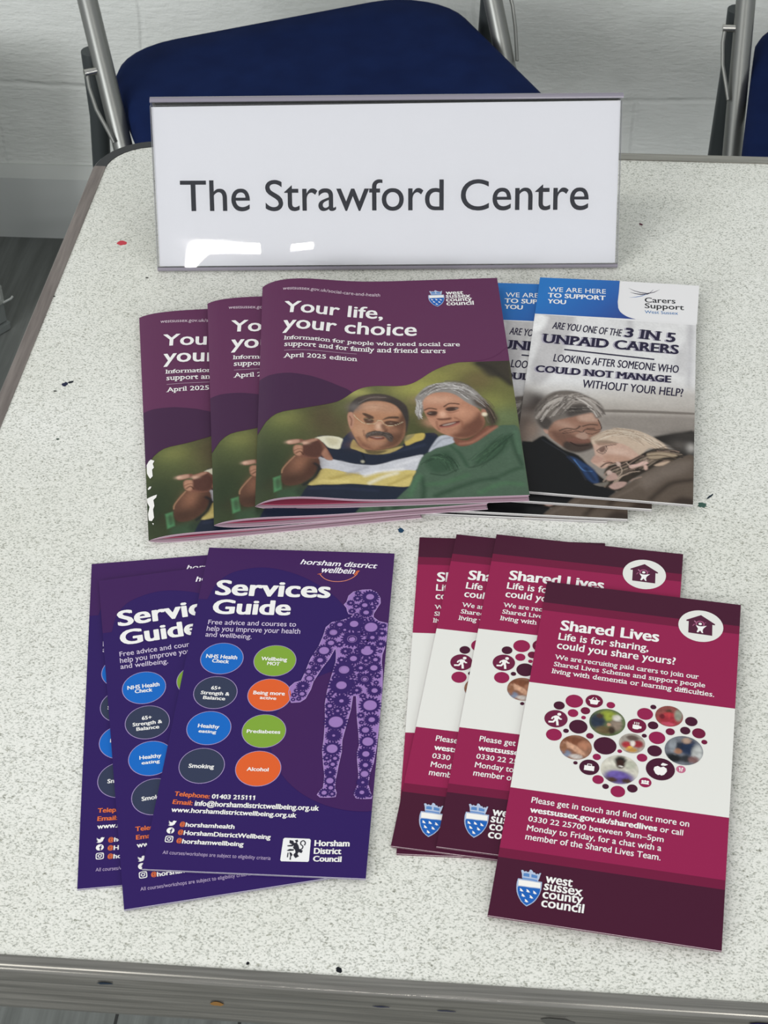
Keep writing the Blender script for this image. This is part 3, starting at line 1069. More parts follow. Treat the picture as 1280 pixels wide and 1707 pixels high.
GEARS = [(88.38,33.62,3.78),(86.09,39.91,2.46),(87.16,45.21,2.86),(81.67,53.64,4.40),(90.42,55.59,4.18),(71.73,60.29,3.37),(81.51,64.52,4.35),(74.48,54.47,2.43),(91.61,62.90,2.68),(89.58,72.02,4.12),(68.17,73.08,3.33),(71.17,67.64,2.34),(66.79,79.76,2.78),(83.23,77.85,3.31),(94.19,78.04,2.12),(87.35,84.01,2.50),(93.79,83.69,3.16),(79.24,85.77,4.60),(89.88,91.52,3.27),(78.78,96.07,5.21),(95.16,98.79,3.57),(79.64,106.30,3.55),(93.70,108.46,5.02),(74.31,109.86,1.93),(82.94,111.15,1.29),(78.09,119.95,4.59),(95.12,117.65,3.06),(92.60,124.28,2.66),(94.26,131.46,3.47),(77.82,128.55,3.16),(77.77,136.67,3.64),(93.87,139.13,3.44),(79.66,142.55,1.75),(78.91,146.15,1.74),(94.18,145.86,2.61),(94.14,151.24,2.23),(78.10,151.02,2.36),(78.42,156.03,2.34),(93.70,156.27,2.46),(79.22,160.17,1.72),(76.41,163.22,1.96),(80.15,163.81,1.35),(93.71,162.10,2.94),(97.32,163.71,0.98),(61.93,87.80,1.71),(62.70,92.25,1.97),(60.06,97.45,2.61),(60.14,102.73,1.82),(65.31,85.10,2.11),(57.32,100.67,1.17),(56.32,103.62,1.17),(56.18,106.60,0.91),(78.78,38.60,1.64),(81.95,35.21,1.79),(81.71,40.91,1.50),(90.31,41.46,1.50),(79.94,44.59,1.50),(82.53,47.17,1.22),(91.67,38.37,1.23),(82.00,31.26,1.38),(77.29,58.13,1.89),(75.47,68.55,1.60),(96.11,67.07,2.27),(96.29,59.57,2.28),(89.48,78.91,1.85),(78.85,73.01,2.00),(77.35,79.05,1.72),(74.16,113.92,1.54),(78.38,112.85,2.05),(74.38,105.52,1.29),(73.95,102.04,1.30),(86.52,99.04,2.08),(95.93,88.99,1.44),(84.19,90.02,1.18),(96.42,54.35,1.49),(86.87,50.52,1.22),(89.99,49.60,1.09),(84.75,49.47,1.09),(81.91,114.21,1.28),(89.68,115.11,1.54),(90.35,119.75,1.02),(96.58,126.60,1.14),(75.77,142.50,1.50),(75.77,145.99,0.87),(96.12,72.16,0.93),(87.28,60.76,1.21),(88.32,65.77,1.34),(68.04,64.24,0.94),(64.11,76.04,1.06),(62.71,82.24,1.06),(70.60,55.13,1.08),(65.01,88.90,0.92),(58.85,106.03,1.04),(79.28,61.81,1.75),(84.47,59.20,1.75),(86.25,69.41,1.60),(92.64,70.03,1.33),(84.79,72.26,1.46),(80.81,72.46,1.33),(80.07,79.83,1.45),(87.39,88.96,1.31),(92.59,88.26,1.44),(85.15,93.98,1.57),(91.80,95.42,1.43),(89.71,102.57,1.42),(83.76,101.11,1.30),(75.06,90.92,1.18),(72.94,103.84,1.04),(95.58,93.46,1.17)]
GIN = [.55, .6, .52, .5, .78, .6, .38, .55, .45, .76, .76, .7, .52, .54, .56, .4, .58, .57, .34, .5, .51, .31, .77, .57, .5, .76, .52, .66, .76, .24, .72, .5, .57, .6, .48, .83, .26, .73, .3, .64, .62, .54, .38, .4, .69, .8, .25, .7, .25, .45, .45, .5]
SGC = [(17.93,80.85,10.76),(44.44,81.08,10.63),(17.86,103.76,10.74),(44.35,104.05,10.71),(17.92,126.66,10.71),(44.40,127.25,10.58),(17.89,150.00,10.77),(44.45,150.37,10.74)]
SGCC = ['#1566bd', '#7fa339', '#333a52', '#dc5f2c', '#1566bd', '#7fa339', '#333a52', '#dc5f2c']


def services_guide(z, label):
    t = thing('leaflet', (0, 0, z), label, 'leaflet', 'purple health service leaflets')
    leaf('back_leaf', SGP, 0, .28, ['#8f8a9c'], t)
    leaf('inner_leaf', SGP, .35, .62, ['#5c4f7c'], t, inset=.5, iy=.5)
    leaf('cover', SGP, .74, 1.0, ['#c9c4cf'], t, bands=[(0, 210, IND)])
    A = Print(SGP)
    arc = smooth_path([(4.61,39.25),(7.77,27.70),(13.65,19.69),(21.75,15.72),(30.17,14.06),(38.90,15.06),(50.07,19.04),(61.44,26.20),(70.66,34.57),(78.96,46.10),(87.40,61.71),(94.80,79.71),(100.72,101.23)], 4)
    arc = clip_page(arc)
    A.poly([(0, 0), (0, arc[0][1])] + arc + [(99, arc[-1][1]), (99, 0)], PUR, 1)
    cx, cy, r = [(93.23,127.72,45.35)][0]
    A.poly(clip_page([(cx + r * math.cos(2 * math.pi * k / 72), cy + r * math.sin(2 * math.pi * k / 72)) for k in range(72)]), PUR, 2)
    A.build('purple_discs', t, 'lighter purple arcs behind the lettering')
    A = Print(SGP)
    A.text('Services', (7.94,35.77),(67.86,35.15),(7.94,25.07), WHITE, 3, bold=.62, res=4)
    A.text('Guide', (8.39,49.52),(48.62,48.75),(8.36,39.52), WHITE, 3, bold=.62, res=4)
    A.build('title_lettering', t)
    A = Print(SGP)
    for st, (a, b, c) in (('Free advice and courses to', ((7.52,57.35),(52.39,56.91),(7.37,54.14))), ('help you improve your health', ((7.46,62.01),(54.97,61.85),(7.27,58.53))), ('and wellbeing.', ((7.42,66.05),(30.95,66.62),(10.10,63.03)))):
        A.text(st, a, b, c, '#d3c6de', 3, bold=.03)
    A.build('small_print', t)
    A = Print(SGP)
    A.text('All courses/workshops are subject to eligibility criteria', (7.75,201.44),(56.15,202.24),(7.44,199.54), '#b7a4c8', 3)
    A.build('eligibility_lettering', t)
    for (x, y, r), hx, lines in zip(SGC, SGCC, (
            (('NHS Health', ((9.86,80.83),(25.52,81.18),(9.49,78.32))), ('Check', ((13.23,83.74),(21.84,84.15),(12.90,81.38)))),
            (('Wellbeing', ((37.53,81.15),(50.46,81.35),(37.35,78.78))), ('MOT', ((40.83,84.18),(47.15,84.43),(40.58,81.97)))),
            (('65+', ((15.39,101.86),(20.12,102.03),(15.06,99.58))), ('Strength &', ((10.76,105.19),(24.90,105.56),(10.45,103.05))), ('Balance', ((12.32,108.32),(23.23,108.71),(12.01,106.20)))),
            (('Being more', ((36.37,104.04),(51.82,104.08),(36.19,101.77))), ('active', ((39.91,106.94),(47.99,107.20),(39.69,105.08)))),
            (('Healthy', ((12.51,126.55),(22.85,126.93),(12.19,124.36))), ('eating', ((13.27,129.72),(21.82,130.06),(13.11,127.93)))),
            (('Prediabetes', ((36.29,128.82),(52.35,128.64),(36.14,126.77))),),
            (('Smoking', ((11.79,151.54),(23.76,151.55),(11.53,149.21))),),
            (('Alcohol', ((39.21,151.98),(49.41,151.95),(39.04,149.90))),))):
        A = Print(SGP)
        A.disc((x, y), r, '#a996c4', 3, 48)
        A.disc((x, y), r - .32, hx, 4, 48)
        for st, (a, b, c) in lines:
            A.text(st, a, b, c, WHITE, 5, bold=.1)
        A.build('topic_disc', t, 'round spot reading ' + ' '.join(q[0] for q in lines))
    A = Print(SGP)
    A.poly(clip_page(SIL), LIL, 4)
    A.line(clip_page(SIL) + [clip_page(SIL)[0]], .35, '#b093c8', 5)
    for i, (x, y, r) in enumerate(GEARS):
        if x + r * 1.2 > 98.8:
            r = (98.8 - x) / 1.2
        if r > .5:
            A.gear((x, y), r * (GIN[i] if i < len(GIN) else .4), r * 1.26, '#362161', 6 + i % 3)
            if i in (6, 17, 18, 5, 27):
                A.ring((x, y), r * .5, r * .56, LIL, 10)
    A.build('gear_figure', t, 'lilac standing figure filled with cog wheels')
    A = Print(SGP)
    A.text('horsham district', (49.80,10.59),(89.93,12.04),(49.99,6.93), '#f1ecf2', 3, bold=.12, shear=.28)
    A.text('wellbein', (60.79,16.43),(78.59,16.80),(66.75,12.32), '#f1ecf2', 3, bold=.12, shear=.28)
    A.text('g', (78.90,16.51),(80.68,16.70),(78.76,12.98), ORG, 3, bold=.12, shear=.28, capk=1.)
    A.line([(59.77,17.97),(60.90,17.57),(62.05,17.38)], .35, ORG, 3)
    A.line(smooth_path([(60.86,17.64),(62.00,19.35),(64.30,21.54),(67.68,22.85),(71.40,22.94),(75.04,21.96),(78.13,19.80),(80.03,17.34),(80.78,14.93)], 4), .42, '#e08a70', 3)
    A.build('handwritten_logo', t, 'white handwritten wordmark over an orange smile')
    A = Print(SGP)
    for st, (a, b, c), hx, bo in (
            ('Telephone:', ((7.73,168.37),(24.26,169.18),(7.34,165.87)), ORG, .12), ('01403 215111', ((25.20,169.13),(45.10,168.94),(24.84,166.65)), WHITE, .12),
            ('Email:', ((7.73,173.12),(16.99,173.47),(7.44,170.65)), ORG, .12), ('info@horshamdistrictwellbeing.org.uk', ((17.96,173.66),(74.94,173.65),(22.52,170.82)), WHITE, .12),
            ('www.horshamdistrictwellbeing.org.uk', ((7.81,177.71),(65.16,178.12),(16.61,175.26)), WHITE, .12),
            ('@', ((12.93,185.36),(15.36,185.46),(12.68,183.17)), ORG, .1), ('horshamhealth', ((15.59,185.80),(37.93,185.90),(15.24,183.50)), WHITE, .12),
            ('@', ((12.80,189.85),(15.21,189.95),(12.55,187.68)), ORG, .1), ('HorshamDistrictWellbeing', ((15.47,190.40),(54.84,190.85),(15.10,188.01)), WHITE, .12),
            ('@', ((12.88,194.52),(15.29,194.62),(12.54,192.37)), ORG, .1), ('horshamwellbeing', ((15.47,195.18),(43.21,195.42),(15.10,192.81)), WHITE, .12)):
        A.text(st, a, b, c, hx, 3, bold=bo)
    A.build('contact_lettering', t)
    A = Print(SGP)
    (x, y, r), (fx, fy, fr), (ix, iy, ir) = (9.38,184.04,1.76),(9.31,188.31,1.75),(9.43,193.11,1.83)
    A.poly([(x + u * r, y + v_ * r) for u, v_ in ((-1, -.75), (-.5, -.3), (.05, -.15), (.1, -.6), (.45, -.8), (.8, -.65), (1.1, -.75), (.95, -.45), (1.0, -.3), (.85, -.2), (.7, .4), (.3, .8), (-.3, .95), (-.95, .75), (-.45, .55), (-.8, .25), (-.5, .2), (-1, -.2), (-.7, -.2))], WHITE, 3)
    A.disc((fx, fy), fr, WHITE, 3)
    A.line([(fx + .15 * fr, fy + .95 * fr), (fx + .15 * fr, fy - .2 * fr), (fx + .25 * fr, fy - .45 * fr), (fx + .5 * fr, fy - .5 * fr)], .3 * fr, IND, 4)
    A.line([(fx - .2 * fr, fy + .05 * fr), (fx + .5 * fr, fy + .05 * fr)], .24 * fr, IND, 4)
    sq = [(ix + ir * math.copysign(abs(math.cos(a)) ** .45, math.cos(a)), iy + ir * math.copysign(abs(math.sin(a)) ** .45, math.sin(a))) for a in (2 * math.pi * k / 40 for k in range(40))]
    A.poly(sq, WHITE, 3)
    A.poly([(ix + (q[0] - ix) * .76, iy + (q[1] - iy) * .76) for q in sq], IND, 4)
    A.ring((ix, iy), ir * .3, ir * .52, WHITE, 5)
    A.disc((ix + ir * .5, iy - ir * .5), ir * .12, WHITE, 5, 10)
    A.build('social_icons', t, 'white bird, round f and camera symbols')
    A = Print(SGP)
    A.poly([(61.14,189.72),(72.32,189.71),(72.94,190.36),(73.23,201.79),(72.75,202.37),(61.00,202.65),(60.48,202.01),(60.57,190.44)], '#ecebea', 3)
    for sh in ([(63.52,190.85),(65.15,191.16),(65.60,192.32),(66.85,192.06),(67.82,193.79),(68.32,195.53),(70.00,196.42),(69.51,197.82),(68.19,197.30),(67.81,198.30),(68.58,199.63),(67.10,200.68),(66.37,199.74),(65.96,198.79),(66.78,197.57),(66.48,196.22),(65.41,195.09),(65.60,193.90),(64.57,193.17),(63.53,192.43)],
               [(65.33,194.31),(62.95,194.44),(62.72,193.86),(65.38,193.32)], [(65.97,195.85),(64.04,195.75),(62.86,196.60),(63.22,196.98),(65.89,196.64)],
               [(65.77,190.93),(67.00,190.47),(67.42,191.44),(66.71,192.26)], [(67.95,196.53),(68.68,195.90),(68.94,196.87)],
               [(63.30,197.75),(63.80,197.92),(63.75,200.46),(63.26,200.29)], [(64.07,197.52),(65.06,197.86),(65.66,199.00),(65.11,199.81),(65.16,201.75),(64.51,201.59),(64.62,199.64)]):
        A.poly(sh, '#2a2a34', 4)
    A.line(smooth_path([(68.36,195.92),(69.43,195.47),(69.77,194.08),(68.70,192.95),(68.72,191.57),(69.77,190.92),(70.68,192.06),(70.34,193.46)], 4), .55, '#2a2a34', 4)
    for st, (a, b, c) in (('Horsham', ((74.80,193.54),(90.52,192.94),(74.50,190.39))), ('District', ((74.93,197.80),(87.15,197.38),(74.63,194.68))), ('Council', ((74.97,201.92),(87.60,201.59),(74.69,199.04)))):
        A.text(st, a, b, c, WHITE, 3, bold=.16)
    A.build('council_badge', t, 'white square with a black rampant lion beside white lettering')
    return t


sg = services_guide(T, 'purple leaflet on top of its fan, whole lilac cog-wheel figure in view')
for i, (tl, rz, z, lab) in enumerate((((-.1596, .6621), .0196, .0024, None),
                                      ((-.2136, .6340), .2611, .0012, 'purple leaflet in the middle of its fan, its lower corner reaching nearest the table front'),
                                      ((-.2204, .6477), .1820, 0, 'leftmost and lowest purple leaflet, only its left strip and top edge showing'))):
    o = sg if i == 0 else copy_tree(sg)
    if lab:
        o['label'] = lab
    place_page(o, SGP, tl, rz, z)

# ------------------------------------------------------------------ carers' booklets
CSP = Page(99, 210, 1.7)
NAVY = '#25203a'


def couple_picture():
    X, Y, F = grid_samples(0, 99, 41, 210, 190, 300)
    P = Paint(X, Y, '#dcdad9')
    # faded building at the top
    for pts, hx in (([(4.72,40.20),(24.47,38.87),(21.35,70.51),(16.97,95.22),(5.76,118.34),(2.04,97.08),(5.15,72.51)], '#bcb8b8'), ([(56.69,39.30),(60.31,39.22),(60.52,58.60),(58.63,62.37)], '#c0bdbe'), ([(93.78,38.73),(97.37,39.01),(96.61,102.03),(93.67,102.40)], '#bebbbd'),
                    ([(87.23,72.79),(94.04,57.99),(93.53,92.43),(87.09,91.56)], '#c9c6c6'), ([(-0.32,42.66),(8.10,43.45),(5.96,56.41),(-0.04,58.95)], '#efeeec')):
        P.fill(pts, hx, 2.2, .9)
    for k, (v, hx) in enumerate(((60, '#cbc6c1'), (120, '#bdb5ac'), (180, '#aaa096'), (300, '#978d83'), (420, '#8d8379'), (700, '#7d736a'))):
        y = COUPY[k]
        m_ = np.clip((Y + .06 * (X - 50) - y) / 12 + .5, 0, 1)
        P._mix(m_ * m_ * (3 - 2 * m_), hx)
    P.blob((75.84,101.22), 14, 8, '#d9d5d0', .8)
    P.blob((87.97,115.26), 26, 9, '#b9b1a8', .8)
    P.fill([(46.73,132.22),(71.65,130.05),(99.40,128.75),(99.42,130.66),(71.73,132.50),(46.85,134.53)], '#6d635a', .7, .9)
    P.fill([(47.01,137.66),(71.80,134.95),(99.45,132.83),(99.60,147.85),(80.50,151.59),(64.06,149.67),(47.51,147.74)], '#8a8077', 3, .9)
    P.blob((5.51,131.17), 12, 11, '#352b29', 1., 0, 2)
    P.blob((-0.81,126.38), 6, 10, '#8d857e', .8)
    P.blob((3.65,149.23), 9, 14, '#5f4d42', .9)
    P.blob((7.60,156.79), 4, 7, '#8d7565', .9)
    P.blob((3.13,162.68), 5, 9, '#7a6455', .8)
    P.fill([(75.69,154.84),(83.74,150.52),(91.85,147.77),(99.59,146.52),(99.81,167.44),(91.41,169.79),(85.61,161.46)], '#241f1d', 1.6)
    P.blob((91.23,159.44), 6, 5, '#57504a', .8)
    P.blob((97.32,161.28), 2.5, 4, '#b8b2aa', .8)
    P.blob((95.15,150.40), 10, 4, '#3a3430', .8)
    # coat at the right
    P.fill([(50.82,213.64),(57.45,204.26),(62.70,197.42),(68.78,190.42),(74.12,183.45),(81.15,177.49),(89.05,172.65),(99.83,169.36),(100.28,213.33),(51.12,219.62)], '#5b4c3f', .9)
    P.fill([(69.61,191.56),(78.08,182.32),(87.50,175.41),(97.07,172.92),(95.59,181.99),(83.83,189.75),(73.83,199.71)], '#75665a', 4, .8)
    P.stroke([(76.44,207.94),(81.71,199.93),(87.86,192.98),(98.85,189.09)], 3.2, '#33271f', .8, 3)
    P.fill([(86.65,210.27),(91.22,204.83),(95.90,204.24),(100.21,206.12),(100.28,213.33),(86.75,215.07)], '#33261f', 2.5, .9)
    P.stroke([(53.88,212.03),(65.98,200.71),(78.20,186.71)], 1.6, '#6f5f52', .5, 1.6)
    # dark coat of the man
    P.fill([(1.47,172.10),(8.40,166.64),(14.09,160.63),(18.92,164.65),(26.76,171.51),(35.16,175.63),(43.03,186.14),(49.84,194.08),(57.40,203.03),(53.77,209.62),(51.12,219.62),(6.11,225.38)], '#111114', .9)
    P.fill([(29.20,177.67),(32.86,177.85),(37.95,181.70),(44.69,187.19),(47.66,198.10),(44.50,198.50),(40.27,194.05),(35.77,185.79)], '#1c3a66', 1.2)
    P.stroke([(32.98,179.77),(38.32,188.00),(43.17,188.65)], .9, '#3a6ca8', .8)
    P.stroke([(39.84,186.54),(45.16,195.92)], 2, '#12233f', .7)
    P.stroke([(13.94,163.96),(20.92,169.64),(27.83,175.27),(34.90,184.63),(40.42,196.53)], 1.0, '#22252b', .9)
    # man's face
    P.fill([(16.10,154.38),(19.26,146.58),(25.64,142.39),(32.91,138.75),(40.24,135.78),(44.74,142.02),(46.66,150.53),(44.65,156.11),(41.53,159.15),(41.56,167.03),(35.73,171.68),(28.34,170.66),(22.26,165.54),(17.82,160.83)], '#96674f', .7)
    P.fill([(17.94,156.82),(23.21,155.49),(31.60,157.76),(33.55,162.80),(29.83,168.52),(23.98,166.64)], '#6b4534', 2.2, .85)
    P.fill([(32.95,139.43),(40.28,136.46),(43.95,142.80),(40.73,144.56),(34.06,144.04)], '#c29a82', 2, .8)
    P.blob((25.26,149.20), 7, 3.2, '#b58a72', .8, .3)
    P.fill([(25.78,169.03),(27.09,164.28),(31.93,163.01),(40.13,163.28),(42.68,157.69),(43.59,166.78),(40.53,170.42),(35.01,173.32),(29.27,172.49)], '#3c302a', 1.4, .95)
    P.fill([(27.78,162.21),(33.35,159.53),(39.94,160.02),(41.72,162.43),(36.96,165.00),(30.43,165.17)], '#7a4a3a', 1, .8)
    P.stroke([(29.98,164.57),(34.64,167.25),(40.28,165.89)], .9, '#2d1a16')
    P.fill([(32.46,158.32),(35.52,154.61),(38.01,154.96),(39.67,158.07),(38.37,161.14),(35.06,160.63)], '#b08a74', .9, .8)
    P.stroke([(33.41,160.45),(35.95,161.71),(39.17,160.77)], .5, '#6b4030', .8)
    P.stroke([(23.16,154.83),(27.12,152.33),(32.09,152.37),(34.38,149.40)], 1.0, '#3a2a24', .85)
    P.stroke([(36.02,149.19),(40.04,147.07),(44.18,147.09)], .9, '#3a2a24', .85)
    P.stroke([(24.96,157.00),(29.81,155.59),(33.00,153.86),(35.95,154.82),(37.84,151.91),(42.78,151.82),(46.19,150.86),(46.37,147.89),(44.33,142.07)], .5, '#1e1816', .95)
    P.stroke([(38.01,154.96),(41.35,155.87),(45.70,152.66)], .4, '#1e1816', .9)
    P.stroke([(25.66,155.18),(29.70,153.74)], .7, '#2a1c18', .8)
    P.stroke([(38.60,150.88),(42.70,150.36)], .8, '#2a1c18', .8)
    P.fill([(13.87,154.40),(16.10,154.38),(16.89,157.22),(15.58,158.45)], '#b98a74', .5)
    # man's hair
    P.fill([(7.81,143.95),(7.68,137.12),(9.64,129.96),(13.72,122.46),(18.09,118.39),(23.91,116.53),(30.74,117.09),(37.73,120.85),(43.89,125.66),(47.15,132.16),(46.64,138.66),(43.02,140.88),(40.66,135.72),(35.35,137.76),(31.32,140.04),(25.68,143.06),(20.87,145.70),(17.86,150.14),(16.69,154.58),(14.00,153.98),(10.35,149.73)], '#6d635b', 1.2)
    P.fill([(25.92,134.14),(31.49,129.30),(38.24,129.84),(40.20,135.10),(32.91,138.75),(27.22,141.10)], '#3f3733', 1.8, .8)
    P.fill([(10.14,147.05),(13.96,142.50),(18.49,147.36),(16.46,153.67),(13.13,153.42)], '#3a322e', 1.6, .8)
    P.hairs([(9.93,144.37),(12.98,135.08),(18.27,126.79),(24.31,122.53)], 40, 1.7, .8, ['#a79c92', '#8d8279', '#4a413c', '#c0b6ab'], .75, 3)
    P.hairs([(18.93,141.87),(23.24,131.72),(27.80,124.20),(33.58,122.07)], 40, 2.4, .8, ['#a79c92', '#b5aaa0', '#4a413c', '#8d8279'], .75, 4)
    P.hairs([(29.39,122.60),(36.25,124.53),(42.02,130.05),(45.25,135.83)], 44, 1.7, .8, ['#a79c92', '#9b9087', '#c4bab0', '#5a504a'], .75, 5)
    P.hairs([(22.19,140.78),(28.55,135.87),(35.15,134.36),(40.17,134.41)], 18, 1.6, .45, ['#2c2623', '#57504a', '#8d8279'], .75, 6)
    # woman: face, hair, scarf
    P.fill([(42.09,161.72),(45.00,162.67),(51.52,162.50),(61.27,161.92),(68.85,169.42),(71.39,172.97),(65.09,176.97),(57.17,179.89),(52.53,183.66),(48.60,185.43),(44.85,182.73),(42.52,179.84),(44.41,174.46)], '#c79d86', .7)
    P.fill([(48.83,173.90),(56.81,171.60),(65.04,175.70),(57.17,179.89),(52.47,182.40)], '#b58468', 1.8, .7)
    P.blob((56.72,169.67), 7, 3, '#d6b09a', .8)
    P.fill([(42.52,179.84),(44.41,174.46),(48.12,175.92),(49.02,177.73),(45.98,181.31)], '#b98a76', .8, .9)
    P.stroke([(45.00,170.50),(48.44,166.16),(55.63,163.29)], .55, '#3a2620', .95)
    P.stroke([(45.44,171.09),(48.76,172.62),(50.59,168.50),(50.02,165.31)], .45, '#2e1f1a', .9)
    P.fill([(46.15,169.06),(49.25,166.06),(49.81,169.24),(47.91,171.69)], '#6b4a3e', .7, .9)
    P.stroke([(48.14,184.22),(50.78,180.71),(53.95,179.67)], .9, '#2a1815', .95)
    P.stroke([(49.12,179.64),(53.09,178.50)], .5, '#8d4a44', .8)
    P.fill([(41.39,159.44),(44.62,155.45),(49.34,151.26),(55.82,149.11),(62.38,148.55),(68.17,149.82),(74.84,153.63),(80.66,158.16),(84.44,163.56),(80.86,165.96),(75.15,164.09),(72.00,167.08),(70.12,171.20),(67.24,169.63),(63.85,165.52),(58.84,162.23),(52.30,161.75),(46.62,162.46),(42.67,164.93)], '#c3a98f', .9)
    P.hairs([(42.49,161.67),(49.54,155.50),(57.61,152.49),(65.89,154.76),(72.61,160.49)], 70, 1.7, .5, ['#dccbb4', '#a58b72', '#cdb79c', '#8d735c'], .55, 7)
    P.hairs([(49.41,152.85),(59.19,150.95),(69.15,154.35),(77.46,159.88),(82.44,164.46)], 70, 1.5, .5, ['#dccbb4', '#a58b72', '#cdb79c', '#8d735c'], .55, 8)
    P.fill([(43.72,161.78),(48.14,160.30),(53.06,160.60),(56.41,162.54),(51.58,163.80),(45.96,165.43)], '#86684f', .9, .7)
    P.fill([(71.28,169.76),(76.01,165.93),(82.42,163.82),(88.91,164.94),(91.81,169.74),(88.27,173.39),(81.15,177.49),(74.92,183.35),(69.53,189.07),(64.17,194.75),(59.75,202.73),(55.05,203.33),(50.91,199.54),(53.01,193.68),(49.99,189.04),(53.21,181.03),(58.72,178.42),(65.04,175.70)], '#33291f', .8)
    P.hairs([(53.30,199.86),(57.59,189.34),(65.33,183.31),(73.05,174.68),(80.92,168.54),(88.98,168.81)], 120, 2.4, .9, ['#7d6954', '#1d1713', '#a08a74', '#3a2f26', '#9a7c6a', '#2a221c'], .75, 31)
    for pts, hx in (([(72.89,169.56),(77.66,167.02),(85.72,166.64),(89.79,169.35),(82.61,171.55),(75.45,174.38)], '#a08a6c'), ([(63.64,180.98),(67.58,179.21),(71.49,176.16),(73.95,177.76),(68.47,181.64),(64.53,183.41)], '#d3a79a'), ([(51.42,193.88),(54.36,188.49),(56.79,189.44),(57.75,193.07),(53.88,195.44)], '#b58f80'),
                    ([(53.33,200.47),(57.10,196.27),(62.62,195.57),(61.20,199.47),(56.59,202.52)], '#b08b7e'), ([(51.52,187.59),(53.47,186.71),(54.39,189.11),(52.06,190.67)], '#c3a496'), ([(56.32,178.73),(58.34,179.11),(58.85,181.59),(57.28,182.43)], '#c9a596'), ([(44.97,199.68),(48.45,197.99),(53.15,196.77),(50.18,200.87)], '#6f675c'),
                    ([(77.20,179.26),(81.12,176.22),(85.88,174.34),(81.98,178.65)], '#bfa083'), ([(71.61,179.97),(73.21,179.77),(73.71,182.87),(72.14,183.71)], '#c9a08e')):
        P.fill(pts, hx, .6)
    for pts in ([(72.95,171.49),(80.96,169.83),(89.03,171.38)], [(74.63,173.84),(81.85,173.57),(87.47,173.50)], [(73.67,168.81),(80.88,166.61),(88.15,167.63)]):
        P.stroke(pts, .7, '#5a4836', .9)
    for pts in ([(52.47,182.40),(57.20,180.53),(59.86,186.53),(57.70,191.83)], [(61.94,178.65),(65.28,182.04),(70.02,180.17),(73.05,174.68)], [(57.75,193.07),(63.88,187.28),(69.40,185.32)]):
        P.stroke(pts, .6, '#b59c86', .85)
    P.grain(.06, .9, 2)
    P.grain(.05, 6, 5)
    # the writing area keeps the pale fade
    g_ = P.C @ np.array([.3, .59, .11])
    P.C = g_[:, None] + (P.C - g_[:, None]) * .78
    return X, Y, F, np.clip(P.C, 0, 1)


COUPY = [q[1] for q in ((49.03,110.27),(49.43,118.69),(49.82,127.00),(50.60,143.31),(51.36,159.23),(53.06,194.92))]


